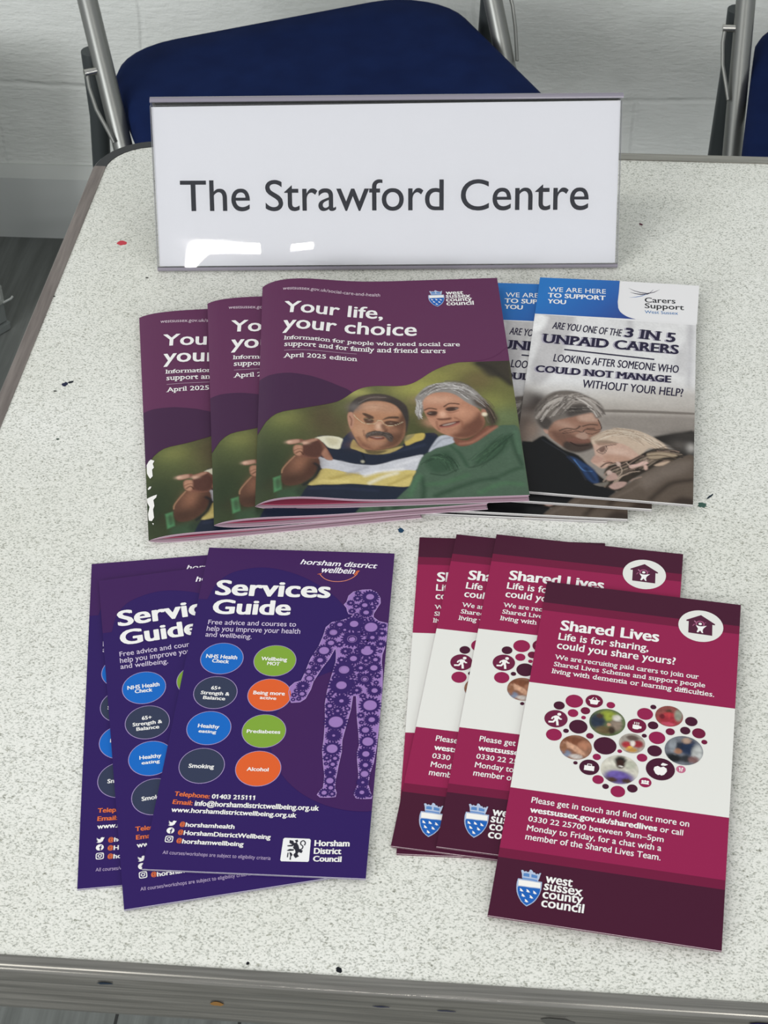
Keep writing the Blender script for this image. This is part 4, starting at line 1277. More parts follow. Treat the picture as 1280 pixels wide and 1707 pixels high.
def carers_booklet(label):
    t = thing('booklet', (0, 0, T), label, 'booklet', 'carers booklets with a blue header')
    leaf('back_cover', CSP, 0, .22, ['#b9b6b6'], t, bands=[(0, 210, '#c9c6c4')])
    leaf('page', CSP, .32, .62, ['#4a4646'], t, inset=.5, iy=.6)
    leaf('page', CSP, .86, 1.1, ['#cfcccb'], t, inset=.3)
    leaf('cover', CSP, 1.48, 1.7, ['paper_white'], t, bands=[(0, 210, '#e4e2e2')])
    X, Y, F, Cc = couple_picture()
    picture_mesh('cover_photo', CSP, X, Y, F, Cc, .6, t, 'printed photo of a grey-haired man hugging a woman in a scarf')
    A = Print(CSP)
    hd = [(0, 0), (50.46,-2.18),(50.46,10.28),(50.22,21.63),(50.82,28.07)] + smooth_path([(50.82,28.07),(52.25,32.15),(54.98,35.49),(58.18,37.66),(62.07,39.18)], 4) + [(54.62,39.19),(38.04,39.59),(15.17,40.20)]
    hl = (-1.01,40.54)
    A.poly(hd + [(0, hl[1])], 'blue_header_ink', 1.5)
    A.build('blue_header', t)
    A = Print(CSP)
    A.poly([(x, y) for x, y in [(50.78,-2.02),(100.39,-2.69),(99.43,39.48),(62.90,39.26),(58.15,36.93),(54.95,34.76),(52.75,31.72),(51.51,27.06),(50.81,20.62),(50.99,10.22)]], '#e6e4e4', 1.2)
    for pts, w, hx in (([(56.37,5.37),(60.14,8.04),(63.95,9.52),(68.18,10.01),(72.34,8.15),(75.81,4.69)], [.1, .5, .8, .9, .6, .1], '#47414f'), ([(57.39,9.81),(60.72,11.09),(64.49,11.64),(68.20,10.68),(70.49,9.06)], [.1, .7, 1.0, .9, .3], '#2f2b3c'),
                       ([(57.25,15.88),(61.33,14.88),(65.01,13.09),(67.74,10.91)], [.1, .6, .7, .3], '#6f86b5'), ([(69.57,9.42),(70.90,7.15),(71.97,4.99)], [.4, .35, .1], '#7b7683')):
        A.line(pts, w, hx, 2)
    A.text('Carers', (66.92,19.95),(86.01,19.10),(66.96,14.69), '#2c2c30', 2, bold=.13)
    A.text('Support', (67.12,26.25),(91.32,25.50),(67.16,21.04), '#2c2c30', 2, bold=.13)
    A.text('West Sussex', (67.31,31.95),(87.79,31.09),(67.21,28.83), '#5f86b4', 2, bold=.06)
    A.build('bird_logo', t, 'swooping line bird beside black lettering')
    A = Print(CSP)
    A.text('WE ARE HERE', (6.85,15.24),(42.48,13.54),(6.70,10.29), WHITE, 3, bold=.03)
    A.text('TO SUPPORT', (6.48,21.72),(42.62,20.68),(6.34,17.01), WHITE, 3, bold=.2)
    A.text('YOU', (6.76,28.26),(18.33,28.15),(6.63,23.78), WHITE, 3, bold=.2)
    A.build('header_lettering', t)
    A = Print(CSP)
    def hand(st, a, b, c):
        A.text(st, a, b, c, NAVY, 3, bold=.1, shear=.03)
    hand('ARE YOU ONE OF THE', (11.57,55.36),(53.78,58.37),(11.77,48.11))
    hand('LOOKING AFTER SOMEONE WHO', (14.72,89.02),(88.97,91.66),(14.38,81.49))
    hand('WITHOUT YOUR HELP?', (33.24,112.60),(91.90,114.42),(32.98,105.00))
    for st, (a, b, c), bo in (('3 IN 5', ((55.72,58.48),(86.49,60.68),(56.05,48.98)), .42), ('UNPAID CARERS', ((7.04,70.52),(88.83,72.59),(6.55,61.36)), .4), ('COULD NOT MANAGE', ((4.94,100.61),(85.02,101.50),(4.83,94.18)), .34)):
        A.text(st, (a[0] - 1.0, a[1] + .35), (b[0] - 1.0, b[1] + .35), (c[0] - 1.0, c[1] + .35), '#aaa5b2', 2, bold=bo, slab=True)
        A.text(st, a, b, c, NAVY, 3, bold=bo, slab=True)
    A.line([(20.51,76.21),(48.16,77.99),(74.56,79.70)], 1.3, NAVY, 3)
    A.build('slogan_lettering', t)
    return t


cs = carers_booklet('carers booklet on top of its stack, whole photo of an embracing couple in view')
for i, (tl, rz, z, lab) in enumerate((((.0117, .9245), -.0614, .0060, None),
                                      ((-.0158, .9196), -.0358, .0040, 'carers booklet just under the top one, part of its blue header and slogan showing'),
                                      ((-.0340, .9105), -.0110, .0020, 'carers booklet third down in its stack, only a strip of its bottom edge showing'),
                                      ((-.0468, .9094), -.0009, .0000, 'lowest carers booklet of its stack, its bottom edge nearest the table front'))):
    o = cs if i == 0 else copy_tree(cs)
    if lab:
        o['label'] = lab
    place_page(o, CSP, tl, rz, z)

# ------------------------------------------------------------------ mauve A5 guides, bowed open at the spine
def yl_profiles(bow):
    E = 4.6
    def t(x):
        g = math.exp(-max(x, 0) / 5.0)
        return 3.2 * g + (1 - g) * (E + bow * math.exp(-((x - 20) / 30) ** 2))
    def b(x):
        return 3.0 * math.exp(-max(x, 0) / 7.0)
    return t, b


YCUTS = [.3, .7, 1.2, 1.8, 2.6, 3.6, 4.8, 6.2, 8, 10, 12, 14, 16, 18, 20, 23, 26, 29, 32, 36, 40, 44, 48, 53, 58, 64, 70, 78, 88]
MAUVE, PLUM = '#5f2f52', '#412342'


def garden_picture():
    X, Y, F = grid_samples(0, 148, 88, 210, 300, 200)
    P = Paint(X, Y, '#4a5030')
    g = lambda c, rx, ry, hx, a=.9, rot=0., hard=1.: P.blob(c, rx, ry, hx, a, rot, hard)
    g((5.12,188.19), 22, 40, '#2c3822', 1.)
    g((24.22,143.78), 22, 16, '#5d6635')
    g((17.61,140.91), 10, 7, '#7d8040', .8)
    g((42.30,141.16), 18, 22, '#54432f')
    g((48.19,126.22), 8, 20, '#5d6038', .8)
    g((58.28,115.72), 12, 6, '#a3a052')
    g((69.68,112.24), 6, 5, '#55583a')
    g((83.75,113.53), 14, 8, '#77743e')
    g((94.51,111.22), 14, 12, '#a3a047')
    g((91.20,132.42), 9, 10, '#6a6234')
    g((90.29,148.50), 10, 9, '#4a4c28')
    g((104.63,101.08), 14, 10, '#8d8a40')
    g((119.12,93.26), 16, 10, '#85803f')
    g((130.03,106.83), 14, 14, '#6f5f38')
    g((136.81,127.79), 12, 12, '#898a3e')
    g((143.91,114.70), 10, 18, '#6b6a35', .8)
    g((141.32,142.87), 12, 12, '#66754a')
    P.fill([(126.15,88.73),(131.80,85.32),(137.28,84.19),(141.93,77.26),(148.61,78.45),(148.30,110.30),(145.54,111.39),(140.84,104.66),(134.39,102.38),(129.71,94.45)], '#3a342a', 3)
    P.stroke([(130.08,89.89),(136.40,94.48),(142.27,103.55),(146.97,110.29)], 3, '#2b2721', .7, 3)
    # green box at lower left
    P.fill([(9.79,192.38),(13.99,191.32),(14.66,203.21),(10.50,204.61)], '#4d8f5c', .8, .95, False)
    P.fill([(11.19,194.83),(13.05,194.30),(13.51,200.98),(11.66,201.69)], '#2f5a3c', 1., .7)
    P.fill([(13.43,203.91),(23.91,200.96),(29.09,206.76),(29.04,210.38),(13.42,210.11)], '#35533b', 2.5, .7)
    P.fill([(23.25,201.99),(29.19,198.95),(30.35,210.40),(22.54,208.20)], '#2c3a2c', 2, .8)
    # --- man: shirt
    P.fill([(33.08,159.63),(39.92,156.93),(48.04,158.70),(53.00,152.04),(57.55,159.37),(63.35,168.30),(81.22,164.11),(84.36,156.33),(94.12,153.97),(101.59,155.97),(100.34,175.38),(94.42,172.01),(90.58,179.60),(86.61,190.32),(83.45,199.30),(80.62,215.40),(28.34,214.47),(29.18,200.00),(32.56,193.74),(34.69,185.27),(33.51,175.55)], '#1c2436', .5)
    P.fill([(32.74,159.74),(39.92,156.93),(48.17,158.81),(46.60,167.21),(43.07,168.04),(39.72,166.90),(37.09,163.00)], '#d5cfb4', .5)
    P.fill([(39.19,159.15),(45.30,159.22),(45.20,163.66),(41.11,164.71)], '#b9ae86', 1.5, .6)
    P.fill([(34.32,175.35),(36.84,176.68),(42.19,177.30),(48.85,179.02),(54.84,180.40),(64.21,181.18),(71.02,179.33),(76.52,177.01),(84.76,174.62),(92.47,172.86),(90.64,178.52),(87.64,186.26),(80.14,185.72),(73.41,186.05),(66.65,187.35),(59.88,189.92),(50.60,188.18),(42.65,186.24),(36.67,186.15),(35.39,183.13)], '#c4c4ca', .5)
    P.fill([(36.67,186.15),(42.66,186.03),(50.60,187.96),(59.88,189.70),(66.66,187.13),(73.42,185.84),(87.64,186.26),(85.88,191.38),(83.58,199.41),(72.83,198.81),(64.89,198.05),(55.64,197.27),(50.34,197.40),(43.03,198.65),(36.43,199.28),(28.91,200.20),(33.24,192.70)], '#c9b463', .5)
    for pts, hx, w in (([(50.58,188.71),(56.02,185.58),(61.48,182.44)], '#9a9aa4', 2.2), ([(59.88,189.92),(66.67,186.81),(73.42,185.84),(80.18,184.86)], '#e3e1e0', 2.4), ([(46.82,179.53),(53.44,182.32),(60.14,182.42)], '#aaaab2', 2.2), ([(41.16,193.88),(50.55,189.78),(55.91,188.79)], '#a58f3c', 2.2),
                       ([(62.30,196.32),(69.84,191.13),(77.34,188.04)], '#e6e0cc', 2.2), ([(72.89,197.55),(79.75,193.42),(84.60,190.29)], '#a8923f', 2.0), ([(35.15,196.95),(43.09,196.02),(50.39,195.61)], '#dcc878', 2.), ([(77.65,181.59),(84.56,178.43),(90.09,176.33)], '#dcdbdf', 2.2)):
        P.stroke(pts, w, hx, .7, w)
    P.fill([(83.67,156.32),(88.59,154.36),(94.12,153.97),(93.26,159.24),(88.89,161.42),(83.26,164.35)], '#bfa64a', .6)
    P.fill([(82.98,156.32),(88.59,154.36),(87.04,157.49),(83.10,160.79)], '#7d7658', .9, .8)
    P.stroke([(56.72,163.80),(59.73,174.82),(60.24,179.72)], .8, '#0f1522', .9)
    P.blob((58.81,178.07), 1.1, 1.3, '#a9a590', 1., 0, 2)
    P.stroke([(30.45,203.15),(46.27,201.32),(66.03,202.69)], 2, '#283048', .6, 2)
    P.stroke([(71.35,171.70),(81.00,168.53),(93.52,164.26)], 2, '#2a3349', .6, 2)
    # collar
    P.fill([(46.87,167.21),(48.73,158.15),(51.60,153.15),(53.35,151.71),(54.89,157.11),(56.72,163.80),(51.20,167.04)], '#232d44', .5)
    P.fill([(52.25,165.96),(54.16,158.77),(56.72,163.80),(60.66,167.72),(67.43,168.13),(74.28,166.79),(81.87,164.67),(74.10,170.64),(63.23,171.59),(55.23,167.98)], '#b39d58', .5, .95)
    P.fill([(60.68,167.17),(67.42,168.35),(72.85,168.42),(67.28,171.65),(61.90,171.03)], '#3a2f24', .9, .8)
    # --- man: forearm and pointing hand
    P.fill([(14.37,190.29),(15.10,185.51),(17.44,180.19),(21.47,175.39),(26.84,173.29),(32.86,174.46),(35.43,180.45),(33.31,188.45),(29.90,194.76),(24.58,199.40),(19.33,200.67),(16.05,199.26),(14.42,195.56)], '#5e3e2f', .6)
    P.blob((24.75,181.91), 5, 9, '#946349', .85, .35)
    P.blob((19.35,195.64), 11, 6, '#3c281e', .7, -.2)
    P.blob((31.36,185.22), 5, 10, '#46291f', .75, .4)
    P.stroke([(14.50,189.23),(15.44,184.98),(21.47,175.60)], .8, '#b08260', .7)
    P.stroke([(32.74,182.02),(34.69,185.27),(32.56,193.74),(26.55,199.95)], 2, '#1a1e22', .85, 1.5)
    P.fill([(17.18,162.98),(18.20,161.45),(22.25,160.94),(25.62,160.98),(26.97,161.77),(33.76,159.75),(36.75,163.00),(39.35,168.54),(42.33,176.76),(41.36,178.37),(38.50,177.57),(36.56,173.42),(35.51,175.80),(32.81,177.71),(27.47,177.10),(23.47,175.96),(21.15,173.21),(20.85,167.75),(22.55,165.80),(25.57,166.72),(25.93,163.97),(20.87,165.23),(17.84,164.97)], '#7c4f3e', .5)
    P.fill([(26.25,165.63),(33.06,161.30),(36.38,164.65),(36.92,172.34),(33.49,176.64),(27.49,175.47),(25.52,171.09)], '#4c2c25', 1.2, .85)
    P.fill([(17.25,162.98),(18.53,161.67),(23.60,161.18),(23.57,163.94),(18.52,164.87)], '#bd9079', .8, .85)
    P.blob((18.32,163.10), 2.0, 1.3, '#d6ae94', .8)
    P.fill([(26.00,163.97),(27.98,162.12),(33.07,160.19),(33.73,161.53),(28.62,164.77),(26.59,165.63)], '#b08068', .8, .85)
    P.blob((27.28,164.10), 2.2, 1.3, '#cfa68e', .8)
    P.fill([(20.99,167.75),(22.88,166.13),(25.56,166.94),(25.51,172.18),(24.14,175.42),(21.35,173.22)], '#b98668', .9, .85)
    P.stroke([(22.15,173.23),(24.51,171.63),(26.16,174.37)], .8, '#4a281c', .8)
    P.stroke([(20.97,171.03),(23.53,169.43),(25.54,169.46)], .6, '#6a3c2a', .7)
    P.fill([(36.23,173.42),(38.68,167.98),(40.26,173.47),(42.20,176.76),(41.16,178.37),(38.50,177.57)], '#a8755c', .8, .8)
    # --- man: head
    P.fill([(51.38,141.25),(51.85,134.37),(55.11,127.45),(60.85,122.82),(69.30,121.48),(77.58,124.71),(83.16,132.35),(84.57,141.59),(83.62,150.69),(82.24,157.43),(78.49,164.07),(71.56,166.75),(62.02,167.73),(57.72,164.37),(54.59,155.99),(52.74,149.22)], '#ad7957', .6)
    P.fill([(74.32,150.59),(78.83,142.68),(82.70,134.66),(84.78,141.59),(83.56,151.82),(81.84,158.54),(77.78,164.62),(71.56,166.75),(67.51,166.15),(72.55,159.55)], '#583829', 2.4, .9)
    P.blob((65.53,128.70), 9, 4.5, '#c3977a', .85)
    P.blob((75.89,131.12), 6, 4, '#b98a6c', .7)
    P.blob((58.53,150.41), 5, 7, '#c0906e', .8)
    P.blob((60.80,163.85), 8, 3.2, '#8a5b44', .8)
    P.blob((76.39,150.61), 4, 3.5, '#9a6a50', .8)
    P.fill([(51.85,134.37),(53.20,126.26),(57.45,119.85),(65.28,116.49),(73.00,117.02),(79.85,121.21),(85.12,128.29),(86.14,138.16),(85.23,146.17),(83.84,152.95),(83.82,142.73),(81.71,133.49),(78.17,127.06),(72.71,123.85),(66.44,123.10),(61.49,124.58),(56.80,129.21),(54.19,134.97),(52.93,135.53)], '#38312f', .8)
    P.blob((55.06,129.19), 3.5, 5, '#6d6561', .9, .5)
    P.blob((66.56,119.92), 10, 2.6, '#5f5048', .8)
    P.stroke([(57.98,125.14),(65.16,119.91),(73.58,119.98)], .6, '#8a7d76', .6)
    P.fill([(51.17,138.96),(51.84,134.95),(53.87,134.16),(55.02,139.57),(54.42,145.84),(53.06,149.90),(51.81,145.81)], '#b5836a', .5)
    P.stroke([(52.38,137.83),(53.45,141.27),(53.03,146.39)], .8, '#7a4c3a', .8)
    P.fill([(59.60,135.02),(61.82,134.81),(65.88,137.73),(65.44,140.02),(61.71,137.92)], '#30241f', .5, .85)
    P.fill([(70.95,140.88),(74.19,138.04),(79.75,137.87),(80.01,139.82),(74.81,139.77)], '#30241f', .5, .85)
    P.fill([(60.27,139.63),(63.08,138.51),(66.08,141.40),(64.96,143.68),(61.51,143.64)], '#4a3228', .6, .9)
    P.fill([(71.90,142.83),(75.42,141.50),(80.19,143.26),(78.69,145.53),(73.84,145.82)], '#442d24', .6, .9)
    P.blob((63.54,140.92), .9, .45, '#a08c7c', .6)
    P.blob((75.66,143.79), .9, .4, '#8d7868', .6)
    P.stroke([(54.64,136.13),(56.47,139.59),(60.13,143.63),(65.61,144.59),(67.40,143.13),(68.50,141.43)], .36, '#cbbf9c', .85)
    P.stroke([(68.50,141.43),(70.57,141.68),(71.81,144.89),(75.20,146.29),(79.40,145.19),(82.63,142.94)], .36, '#cbbf9c', .85)
    P.stroke([(58.91,139.04),(64.41,140.01),(68.49,141.66)], .35, '#8d7f5c', .8)
    P.fill([(67.76,142.56),(70.55,142.02),(71.42,146.02),(72.97,150.01),(70.84,151.68),(66.76,150.50),(66.16,148.23)], '#b98769', .9, .9)
    P.blob((68.64,146.56), 1.8, 3.2, '#d9b094', .85)
    P.fill([(65.75,149.93),(68.11,151.08),(71.52,151.69),(73.13,149.44),(72.74,152.26),(68.05,152.55)], '#5a382a', .8, .85)
    P.fill([(60.77,154.94),(62.58,152.15),(66.05,151.06),(71.52,151.69),(74.91,152.85),(76.47,156.24),(75.78,160.70),(73.90,160.12),(71.33,156.18),(66.56,155.57),(63.46,156.09),(61.70,157.75)], '#4d423d', .6, .95)
    P.hairs([(61.80,154.95),(66.01,152.19),(71.47,153.04),(75.39,157.35)], 26, .7, .35, ['#6a605a', '#241d1a', '#4d443f'], .7, 2)
    P.fill([(62.58,156.08),(66.55,155.90),(71.32,156.41),(71.38,158.20),(67.80,158.94),(63.76,157.44)], '#7d443a', .5, .95)
    P.fill([(64.14,156.21),(67.90,156.37),(70.28,156.84),(67.86,157.26)], '#c0a898', .4, .8)
    P.stroke([(62.77,156.31),(66.51,157.02),(71.28,157.30)], .5, '#3a1d18', .9)
    P.stroke([(59.90,150.43),(60.43,154.93),(61.98,159.42)], 1.1, '#7d503c', .5)
    P.stroke([(56.94,157.13),(59.48,162.73),(64.75,167.22),(70.88,166.74)], 2., '#7d4f3a', .7, 2)
    P.fill([(69.70,146.00),(71.81,144.89),(73.63,150.58),(71.52,151.69)], '#6a4432', 1.2, .8)
    P.stroke([(61.36,128.08),(66.29,126.96),(72.50,128.76)], .5, '#a5785c', .6)
    P.stroke([(61.24,131.57),(66.85,130.46),(73.05,132.26)], .5, '#a5785c', .6)
    P.blob((67.00,161.71), 5, 2.4, '#a87a60', .7)
    # --- woman: shirt
    P.fill([(95.10,171.22),(100.38,167.42),(107.59,163.61),(111.30,165.00),(115.00,166.38),(121.63,162.76),(127.81,157.45),(135.51,150.00),(142.04,149.02),(147.31,151.39),(148.04,170.08),(148.12,206.97),(147.34,214.68),(80.37,213.50),(83.51,200.07),(87.18,189.34),(91.03,176.43)], '#475f4b', .6)
    for pts, hx, w in (([(93.47,177.47),(99.42,172.50),(107.11,170.57),(109.95,183.72),(103.37,188.60),(95.98,187.50)], '#2c4a34', 4), ([(120.12,181.86),(127.58,167.77),(137.21,159.63),(142.53,157.62),(138.83,169.96),(129.08,179.98)], '#2c4a34', 4)):
        P.fill(pts, hx, 3, .8)
    P.hairs([(93.97,179.48),(100.48,175.55),(106.62,177.65),(109.18,185.70)], 40, 2.0, .4, ['#203a28', '#48684c', '#1d3324'], .6, 12)
    P.hairs([(120.12,181.86),(127.07,173.88),(134.11,165.80),(141.89,157.61)], 50, 2.0, .4, ['#203a28', '#48684c', '#1d3324'], .6, 13)
    for pts, hx, w in (([(95.86,189.47),(103.21,191.07),(110.36,186.71)], '#1f3826', .8), ([(117.03,185.32),(122.46,183.90),(130.51,177.98),(136.19,170.95),(140.13,162.78)], '#1f3826', .8), ([(108.66,166.50),(113.19,173.69),(116.20,183.81)], '#2d4d36', 2.), ([(90.73,192.36),(91.39,202.14),(90.21,211.76)], '#24402c', 2.6),
                       ([(97.77,208.05),(108.61,202.43),(121.42,196.77),(131.53,194.96)], '#27432f', 3), ([(94.08,198.29),(102.78,197.45),(115.60,191.75)], '#446a49', 3), ([(121.87,206.53),(133.58,199.90),(144.67,201.06)], '#466d4b', 3), ([(142.33,159.70),(144.15,174.11),(146.33,184.24)], '#27432f', 2.2), ([(145.29,155.56),(146.05,174.14)], '#49694f', 2),
                       ([(83.76,206.85),(86.75,197.20),(89.54,191.35)], '#48704e', 3), ([(134.20,193.03),(142.17,188.18),(146.03,187.24)], '#2b4832', 2.5)):
        P.stroke(pts, w, hx, .75, w)
    # man's far sleeve
    P.fill([(95.64,170.62),(98.74,163.30),(102.29,157.35),(106.82,156.37),(110.17,158.48),(111.54,161.60),(108.84,163.94),(102.97,166.43),(99.73,167.61)], '#b3b6bf', .6)
    P.stroke([(98.55,166.37),(103.37,160.26),(107.92,158.77)], 1.4, '#8d909a', .7)
    # neck, face, hair
    P.fill([(110.15,158.79),(117.91,161.47),(126.96,152.22),(130.43,149.11),(135.86,149.69),(126.31,160.02),(121.52,164.10),(117.55,166.20),(113.72,166.56),(111.33,164.48)], '#7d4c3a', .7)
    P.stroke([(113.87,164.51),(120.33,163.05),(127.89,156.41),(134.84,150.21)], 1.8, '#a87058', .7, 1.8)
    P.fill([(94.37,125.26),(97.58,119.30),(102.99,116.38),(109.54,116.43),(114.57,119.43),(119.40,124.93),(124.80,130.93),(128.32,139.55),(128.68,146.98),(124.86,154.29),(119.38,158.90),(114.21,159.88),(109.27,157.75),(103.78,154.05),(99.65,148.77),(96.64,140.30),(94.57,131.74)], '#b37b5e', .6)
    P.fill([(115.02,148.94),(121.93,142.68),(126.32,136.32),(128.71,142.74),(129.14,149.09),(124.69,156.37),(118.03,159.92),(111.72,159.12),(109.38,156.19),(112.15,153.10)], '#643a2b', 3, .9)
    P.blob((103.86,123.17), 11, 4.5, '#cf9d80', .85)
    P.blob((115.95,136.22), 6, 4.5, '#c98f70', .8)
    P.blob((98.63,144.55), 5, 4, '#c08a6c', .8, .6)
    P.blob((108.36,152.53), 6, 2.6, '#b07a5e', .8)
    P.stroke([(95.35,132.82),(98.16,131.23),(101.98,132.34)], 1.0, '#3a221b', .9)
    P.stroke([(106.65,130.23),(110.10,127.35),(115.25,128.15)], 1.0, '#3a221b', .9)
    P.fill([(96.26,136.04),(98.64,133.92),(102.49,134.49),(101.96,137.69),(98.38,138.19)], '#37241f', .7, .95)
    P.fill([(107.15,132.39),(109.87,130.58),(115.01,131.38),(112.87,134.05),(108.95,134.55)], '#37241f', .7, .95)
    P.blob((98.21,135.73), 1.0, .5, '#a08e82', .6)
    P.blob((113.64,132.45), 1.0, .5, '#9c8a7e', .6)
    P.stroke([(96.45,138.17),(98.96,139.26),(102.25,138.23)], .7, '#8a5a46', .8)
    P.stroke([(106.96,135.28),(110.79,135.96),(114.80,134.28)], .7, '#8a5a46', .8)
    P.fill([(103.74,135.04),(106.40,133.99),(108.05,138.28),(110.16,140.43),(106.54,141.46),(102.72,140.89),(102.21,138.76)], '#c28a6c', 1, .9)
    P.blob((105.54,137.19), 2, 3, '#dcab8e', .8)
    P.fill([(102.08,140.88),(105.29,140.92),(110.16,140.43),(109.05,142.54),(103.25,142.70)], '#5f3427', .8, .85)
    P.stroke([(101.59,143.53),(101.76,147.74),(102.71,150.90)], 1.3, '#8a563f', .6)
    P.stroke([(112.38,140.99),(115.69,144.20),(116.02,148.42)], 1.6, '#8a563f', .6)
    P.fill([(102.95,147.23),(107.58,145.17),(114.44,143.66),(113.96,145.77),(108.67,148.03),(104.11,149.03)], '#5a2a24', .5, .95)
    P.fill([(104.88,147.15),(108.83,145.71),(112.42,144.91),(110.05,146.57),(106.12,147.79)], '#b8a294', .5, .85)
    P.stroke([(103.47,149.02),(108.62,148.66),(113.95,145.98)], 1.2, '#a35c50', .9)
    P.fill([(90.38,122.19),(93.19,116.31),(97.43,110.83),(104.20,107.78),(112.83,106.94),(120.53,109.88),(126.54,117.33),(130.98,127.20),(132.43,133.16),(130.86,136.37),(128.77,134.20),(122.93,129.84),(118.70,125.47),(114.53,119.98),(109.51,116.87),(102.98,116.60),(97.56,119.63),(94.63,125.26),(94.51,132.81),(91.77,141.31),(91.13,135.45),(89.94,134.91),(91.72,128.48)], '#8b8580', .8)
    P.fill([(123.70,120.05),(129.15,125.55),(133.73,133.17),(136.46,142.82),(135.03,148.10),(131.67,149.65),(130.19,142.76),(129.33,135.28),(124.32,128.77)], '#43352d', 2.4, .95)
    P.hairs([(93.70,118.72),(100.63,112.18),(108.66,110.03),(117.72,112.30),(124.92,121.16)], 60, 1.6, .5, ['#b9b4b0', '#6d6661', '#cfcac6', '#5d5651'], .75, 21)
    P.hairs([(114.93,114.49),(121.20,118.39),(126.63,124.44),(130.10,129.90)], 34, 1.5, .5, ['#8d8681', '#4a3f3a', '#a8a29d'], .7, 22)
    P.hairs([(127.19,125.54),(131.78,133.15),(134.20,142.80)], 22, 1.8, .5, ['#5a4a40', '#2e241e', '#6d5c50'], .7, 24)
    P.hairs([(91.50,123.07),(92.43,129.57),(91.42,135.99),(92.47,140.26)], 22, .9, .45, ['#b9b4b0', '#7d7671', '#cfcac6'], .8, 23)
    P.fill([(127.79,134.19),(129.76,133.99),(130.45,137.43),(129.30,139.56),(127.76,138.48)], '#a36c54', .6)
    P.blob((129.25,138.49), 1.6, 1.9, '#e0d2b4', 1., 0, 2)
    P.grain(.07, .8, 1)
    P.grain(.05, 5, 2)
    g_ = P.C @ np.array([.3, .59, .11])
    P.C = g_[:, None] + (P.C - g_[:, None]) * .9
    return X, Y, F, P.C


PICTURE = garden_picture()
EDGE = [(0.37,149.11),(4.89,140.97),(10.93,135.98),(18.22,134.43),(24.31,133.26),(32.28,130.68),(40.29,127.67),(45.90,124.63),(50.33,120.31),(55.45,114.50),(59.92,111.16),(64.35,109.50),(69.38,108.90),(74.38,109.15),(80.01,109.40),(85.68,108.80),(90.20,106.70),(94.83,102.89),(99.54,98.18),(104.23,94.32),(110.87,90.43),(117.42,88.27),(122.62,87.42),(127.78,87.22),(133.00,86.37),(138.36,83.97),(142.83,80.22),(147.24,74.66)]
EDGE = smooth_path(EDGE, 2)
EDGE = [(max(0, x), y) for x, y in EDGE]
EDGE[0] = (0, EDGE[0][1])
EDGE = [q for q in EDGE if q[0] < 148] + [(148, EDGE[-1][1])]
PLUMTOP = [(0.20,98.06),(5.92,97.66),(12.15,98.12),(18.38,98.80),(24.60,100.33),(30.82,102.07),(37.01,104.66),(42.57,107.45),(46.87,110.02),(51.16,112.36),(54.19,115.33)]
_p = PLUMTOP[-1]
PLUMPOLY = [(0, PLUMTOP[0][1])] + PLUMTOP[1:] + [q for q in EDGE[::-1] if q[0] < _p[0] - .3] + []


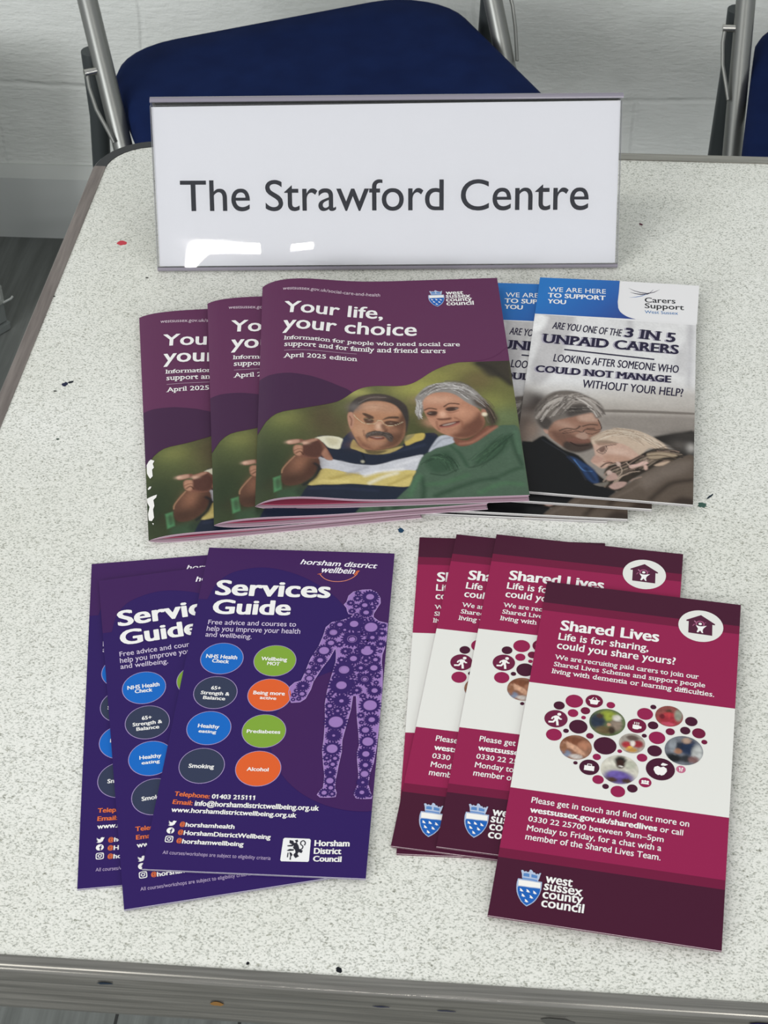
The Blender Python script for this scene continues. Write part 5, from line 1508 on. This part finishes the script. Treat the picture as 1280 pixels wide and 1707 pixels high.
def your_life(bow, label, torn=False):
    t = thing('booklet', (0, 0, T), label, 'booklet', 'mauve guides fanned out at the centre')
    pt, pb = yl_profiles(bow)
    s_ = lambda x: 1 - math.exp(-max(x, 0) / 3.5)
    pg = Page(148, 210, 0., pt, YCUTS, 2.)
    leaf('back_cover', pg, 0, 0, ['#b9a5b0'], t, cuts=YCUTS, prof_lo=pb, prof_hi=lambda x: pb(x) + .08 + .2 * s_(x))
    for k in range(4):
        c_ = ('#9f8792', '#927683', '#a08893', '#9a4058')[k]
        leaf('page', pg, 0, 0, [c_], t, inset=.5 + (.15 if k < 3 else .8) * k, iy=1.6 if k == 3 else .2 * k, cuts=YCUTS, prof_lo=lambda x, k=k: pb(x) + .1 + (.22 + .5 * k) * s_(x), prof_hi=lambda x, k=k: pb(x) + .1 + (.64 + .5 * k) * s_(x))
    for k in range(4):
        c_ = ('#a38b97', '#927683', '#9b828e', '#8a3a50')[k]
        leaf('page', pg, 0, 0, [c_], t, inset=.5 + (.15 if k < 3 else .8) * k, iy=2.2 if k == 3 else .2 * k, cuts=YCUTS, prof_hi=lambda x, k=k: pt(x) - .06 - (.30 + .5 * k) * s_(x), prof_lo=lambda x, k=k: pt(x) - .06 - (.72 + .5 * k) * s_(x))
    leaf('cover', pg, 0, 0, ['#b9a5b0'], t, cuts=YCUTS, bands=[(0, 210, MAUVE)], prof_hi=pt, prof_lo=lambda x: pt(x) - .06 - .2 * s_(x))
    X, Y, F, Cc = PICTURE
    picture_mesh('cover_photo', pg, X, Y, F, Cc, .7, t, 'printed photo of a man pointing beside a grey-haired woman, greenery behind')
    A = Print(pg)
    A.poly([(0, 0)] + [(0, y) for y in (20, 60, 85)] + EDGE + [(148, 0)], MAUVE, 1.6)
    A.poly(PLUMPOLY, PLUM, 2.4)
    A.build('mauve_waves', t, 'mauve and plum wavy panels above the photo')
    A = Print(pg)
    A.text('Your life,', (13.59,36.43),(74.50,41.27),(14.56,24.67), WHITE, 3, bold=.34)
    A.text('your choice', (13.33,53.82),(94.34,59.94),(60.15,45.07), WHITE, 3, bold=.34)
    A.build('title_lettering', t)
    A = Print(pg)
    A.text('westsussex.gov.uk/social-care-and-health', (13.13,11.65),(73.55,17.15),(31.51,10.05), '#d9c8d2', 3)
    A.text('Information for people who need social care', (14.72,65.13),(119.65,72.14),(14.72,61.25), WHITE, 3, bold=.06, slab=True)
    A.text('support and for family and friend carers', (14.70,71.84),(110.69,78.62),(42.41,69.28), WHITE, 3, bold=.06, slab=True)
    A.text('April 2025 edition', (14.68,83.48),(57.47,85.05),(14.69,79.28), WHITE, 3, bold=.06, slab=True)
    A.line([(14.69,76.07),(36.45,76.75),(57.70,77.83)], .3, '#c3aabb', 3)
    A.build('small_print', t)
    crest_print(pg, t, (103.74,16.92), .92)
    if torn:
        A = Print(pg)
        for i, pts in enumerate(([(0.70,146.79),(2.07,144.05),(3.21,143.19),(5.28,145.28),(4.20,147.47),(4.83,151.08),(3.68,152.37),(3.88,158.21),(2.36,159.72),(1.35,156.67),(0.69,154.10)], [(0.10,175.61),(2.83,175.17),(5.73,174.91),(5.31,176.95),(3.63,178.66),(4.02,183.74),(3.22,186.39),(3.54,193.32),(2.23,195.58),(0.66,194.25),(0.28,188.71),(1.33,183.34),(0.19,178.98)],
                                 [(0.68,167.77),(1.81,166.23),(2.89,166.68),(2.30,168.30),(1.20,168.70)], [(2.36,197.23),(3.23,197.90),(2.92,199.21)])):
            A.poly([(max(.05, x), y) for x, y in pts], '#e9e6e2', 4)
        A.build('torn_patch', t, 'white torn patches along the spine edge')
    return t


for bow, tl, rz, z, lab, torn in ((1.6, (-.2378, .8705), .2155, 0, 'leftmost and lowest mauve guide, white torn patches on its left edge', True),
                                  (1.8, (-.1957, .8806), .1784, .0056, 'middle mauve guide, lying between the torn one and the top one', False),
                                  (4.6, (-.1624, .8939), .1185, .0103, 'topmost mauve guide, its whole cover photo of a man and a woman in view', False)):
    o = your_life(bow, lab, torn)
    place_page(o, Page(148, 210, 0), tl, rz, z)

# ------------------------------------------------------------------ acrylic sign holder with its printed sheet
SA = (-.2367, .9287)
RZ = math.atan2(.022, .2981)
TI = math.radians(25)
holder = thing('sign_holder', (*SA, T + .0030), 'clear acrylic sign holder leaning back on the table behind the booklets', 'sign holder', None, RZ)


def su(u, v, w):
    return Vector((u, v * math.sin(TI) - w * math.cos(TI), v * math.cos(TI) + w * math.sin(TI)))


def sweep(name, prof, u0, u1, mats, parent, edge_faces=()):
    """closed outline prof of (v, w) points swept along the sign's width"""
    bm = bmesh.new()
    A = [bm.verts.new(su(u0, v, w)) for v, w in prof]
    B = [bm.verts.new(su(u1, v, w)) for v, w in prof]
    n = len(prof)
    for k in range(n):
        f = bm.faces.new((A[k], A[(k + 1) % n], B[(k + 1) % n], B[k]))
        if k in edge_faces:
            f.material_index = 1
    for ring in (A, B[::-1]):
        f = bm.faces.new(ring)
        f.material_index = 1
    bmesh.ops.recalc_face_normals(bm, faces=bm.faces)
    return from_bm(name, bm, mats, parent)


RB = .0030
HT, W0, TH = .1050, .0006, .0020
sweep('front_pane', [(0, W0), (HT - .002, W0), (HT - .002, W0 + TH), (0, W0 + TH)], 0, .299, ['clear_acrylic', 'acrylic_cut'], holder, (1, 3))
sweep('back_pane', [(0, -W0), (0, -W0 - TH), (HT, -W0 - TH), (HT, -W0)], 0, .299, ['clear_acrylic', 'acrylic_cut'], holder, (0, 2))
r_o, r_i = W0 + TH, W0
arc_o = [(-r_o * math.sin(a), r_o * math.cos(a)) for a in (math.pi * k / 10 for k in range(11))]
arc_i = [(-r_i * math.sin(a), r_i * math.cos(a)) for a in (math.pi * k / 10 for k in range(11))]
sweep('bottom_fold', arc_o + arc_i[::-1], 0, .299, ['acrylic_edge', 'acrylic_edge'], holder)
# top bend and rear support panel that reaches down to the table behind
rear = []
for k in range(9):
    a = math.radians(-8 + 138 * k / 8)
    rear.append((HT + RB * math.sin(a), -RB - .0006 + RB * math.cos(a)))
inn = [(HT + (RB - .0018) * math.sin(math.radians(-8 + 138 * k / 8)), -RB - .0006 + (RB - .0018) * math.cos(math.radians(-8 + 138 * k / 8))) for k in range(9)]
sweep('top_bend', rear + inn[::-1], -.0005, .3002, ['acrylic_edge', 'acrylic_edge'], holder)


def inv_su(y, z):
    """(v, w) of a local (y, z)"""
    return y * math.sin(TI) + z * math.cos(TI), -y * math.cos(TI) + z * math.sin(TI)


top_yz = (su(0, *rear[-1]).y, su(0, *rear[-1]).z)
foot_y = top_yz[0] + .042
q = [(top_yz[0], top_yz[1]), (foot_y, -.0028), (foot_y - .002, -.0028), (top_yz[0] - .002, top_yz[1])]
sweep('rear_support', [inv_su(*k) for k in q], 0, .299, ['clear_acrylic', 'acrylic_cut'], holder, (1,))

sheet = thing('paper_sheet', (*SA, T + .0030), 'white paper sheet with large black lettering standing inside the clear acrylic holder', 'paper sheet', None, RZ)
PAPER = [(.0012, .0006), (.2975, .0006), (.2982, .1032), (.0004, .1019)]
bm = bmesh.new()
cs_ = [su(u, v, w) for w in (-.00012, .00012) for u, v in PAPER]
vs = [bm.verts.new(c) for c in cs_]
for f in ((3, 2, 1, 0), (4, 5, 6, 7), (0, 1, 5, 4), (1, 2, 6, 5), (2, 3, 7, 6), (3, 0, 4, 7)):
    bm.faces.new([vs[i] for i in f])
from_bm('paper', bm, 'sheet_white', sheet, smooth=False)


class SignPage:
    cuts = ()

    def put(s, x, y, z=0.):
        return su(x / 1000, .111 - y / 1000, .00014 + z / 1000)


A = Print(SignPage())
A.text('The Strawford Centre', (16.62,74.78),(279.40,76.09),(20.71,55.50), '#23242c', 1, bold=.12, res=6)
A.build('lettering', sheet, 'large black lettering')

# ------------------------------------------------------------------ folding chairs
def seat_outline(hw, y0, y1, rf, rb, n=8):
    out = []
    for cx, cy, r, a0 in ((hw - rf, y0 + rf, rf, -90), (hw - rb, y1 - rb, rb, 0), (-hw + rb, y1 - rb, rb, 90), (-hw + rf, y0 + rf, rf, 180)):
        for k in range(n + 1):
            a = math.radians(a0 + 90 * k / n)
            out.append((cx + r * math.cos(a), cy + r * math.sin(a)))
    return out


def make_chair(label):
    t = thing('folding_chair', (0, 0, 0), label, 'chair', 'navy folding chairs behind the table')
    HW = .228
    SL = .659
    yy = lambda z: .061 + SL * (z - .44)
    # cushion with a rounded rim
    bm = bmesh.new()
    rows = []
    for ins, z in ((.004, .419), (.0, .424), (.0, .444), (.003, .4505), (.010, .4545), (.05, .4565)):
        rows.append([bm.verts.new((x * (1 + max(0, .05 - y) * (.5 if x < 0 else .06)), y, z)) for x, y in seat_outline(.2105 - ins, -.19 + ins, .206 - ins, .05, .085 - ins * .5)])
    for A_, B_ in zip(rows, rows[1:]):
        for k in range(len(A_)):
            j = (k + 1) % len(A_)
            bm.faces.new((A_[k], A_[j], B_[j], B_[k]))
    bm.faces.new(rows[0][::-1])
    bm.faces.new(rows[-1])
    from_bm('seat_cushion', bm, 'navy_fabric', t)
    bm = bmesh.new()
    add_prism(bm, seat_outline(.198, -.18, .19, .05, .08), .404, .4188)
    from_bm('seat_pan', bm, 'dark_steel', t)
    # one bent tube: floor, up past the seat, across the top of the back and down again
    path = [(-HW, yy(.012), .012)]
    for z in (.2, .4, .6, .74):
        path.append((-HW, yy(z), z))
    for k in range(1, 7):
        a = math.radians(90 * k / 6)
        path.append((-HW + .06 * (1 - math.cos(a)), yy(.74 + .06 * math.sin(a)), .74 + .06 * math.sin(a)))
    path += [(-x, y, z) for x, y, z in path[::-1]]
    bm = bmesh.new()
    add_tube(bm, path, .0108, 18)
    from_bm('front_frame', bm, 'chair_steel', t)
    for s in (-1, 1):
        bm = bmesh.new()
        add_tube(bm, [(s * (HW + .008), yy(.50) + .012, .500), (s * (HW + .007), yy(.46) + .045, .42), (s * (HW + .006), .26, .012)], .0105)
        from_bm('rear_leg', bm, 'dark_steel', t)
        bm = bmesh.new()
        add_tube(bm, [(s * (HW + .020), yy(.487) - .004, .487), (s * (HW + .021), yy(.475) - .004, .475), (s * (HW + .019), yy(.455) - .004, .455), (s * (HW + .013), yy(.437) - .010, .437), (s * (HW + .010), yy(.427) - .012, .427)], .0022, 8)
        lkq = from_bm('hinge_link', bm, 'chair_steel', t)
        bm = bmesh.new()
        add_tube(bm, [(s * (HW + .009), yy(.488) - .003, .488), (s * (HW + .0225), yy(.488) - .004, .488)], .0042, 12)
        from_bm('rivet', bm, 'chrome', lkq)
        bm = bmesh.new()
        add_tube(bm, [(s * HW, yy(.0) - .002, .0), (s * HW, yy(.03), .03)], .0135, 14)
        from_bm('rubber_foot', bm, 'black_plastic', t)
        bm = bmesh.new()
        add_tube(bm, [(s * (HW + .006), .262, .0), (s * (HW + .006), .252, .03)], .0135, 14)
        from_bm('rubber_foot', bm, 'black_plastic', t)
    bm = bmesh.new()
    add_tube(bm, [(-HW, yy(.2), .2), (HW, yy(.2), .2)], .008)
    from_bm('front_stretcher', bm, 'chair_steel', t)
    bm = bmesh.new()
    add_tube(bm, [(-HW - .006, .235, .1), (HW + .006, .235, .1)], .008)
    from_bm('rear_stretcher', bm, 'dark_steel', t)
    bm = bmesh.new()
    rows = []
    for k in range(9):
        x = -.205 + .41 * k / 8
        bow_ = .012 * (1 - (x / .205) ** 2)
        rows.append([bm.verts.new((x, yy(z) + bow_ + d, z)) for z, d in ((.60, -.012), (.77, -.012), (.78, 0), (.77, .012), (.60, .012), (.59, 0))])
    for A_, B_ in zip(rows, rows[1:]):
        for k in range(6):
            bm.faces.new((A_[k], A_[(k + 1) % 6], B_[(k + 1) % 6], B_[k]))
    bm.faces.new(rows[0])
    bm.faces.new(rows[-1][::-1])
    bmesh.ops.recalc_face_normals(bm, faces=bm.faces)
    from_bm('backrest', bm, 'navy_fabric', t)
    return t


ch = make_chair('navy folding chair turned askew between the table and the wall, behind the standing sign')
ch.location = (-.211, 1.682, 0)
ch.rotation_euler = (0, 0, math.radians(26.5))
c2 = copy_tree(ch)
c2['label'] = 'navy folding chair at the right edge, cut off, behind the bare table corner'
c2.location = (.454, 1.69, 0)
c2.rotation_euler = (0, 0, math.radians(-3))

# ------------------------------------------------------------------ grey metal case at the left
case = thing('equipment_case', (-.685, 1.858, 0), 'grey metal case standing on the floor at the left edge beside the wall', 'case', None, math.radians(55))
bm = bmesh.new()
add_box(bm, -.30, -.0015, .003, .20, .012, .36, .003)
from_bm('body', bm, 'case_metal', case)
bm = bmesh.new()
add_box(bm, -.304, 0, 0, .204, 0, .013, .002)
from_bm('plinth', bm, 'case_metal', case)
bm = bmesh.new()
for z0, z1 in ((.044, .050), (.066, .072)):
    add_box(bm, -.30, -.003, .0005, .0045, z0, z1, .001)
add_box(bm, -.009, -.003, .0005, .0045, .050, .066, .001)
from_bm('slot_frame', bm, 'case_edge', case)
bm = bmesh.new()
add_box(bm, -.30, -.009, .003, .0042, .050, .066)
from_bm('slot', bm, 'case_dark', case)
bm = bmesh.new()
add_box(bm, -.302, -.0025, .001, .0045, .090, .096, .001)
from_bm('band', bm, 'case_edge', case)
bm = bmesh.new()
add_tube(bm, [(-.006, .0, .046), (.006, -.001, .046), (.010, -.001, .048)], .0016, 8)
from_bm('latch', bm, 'case_edge', case)
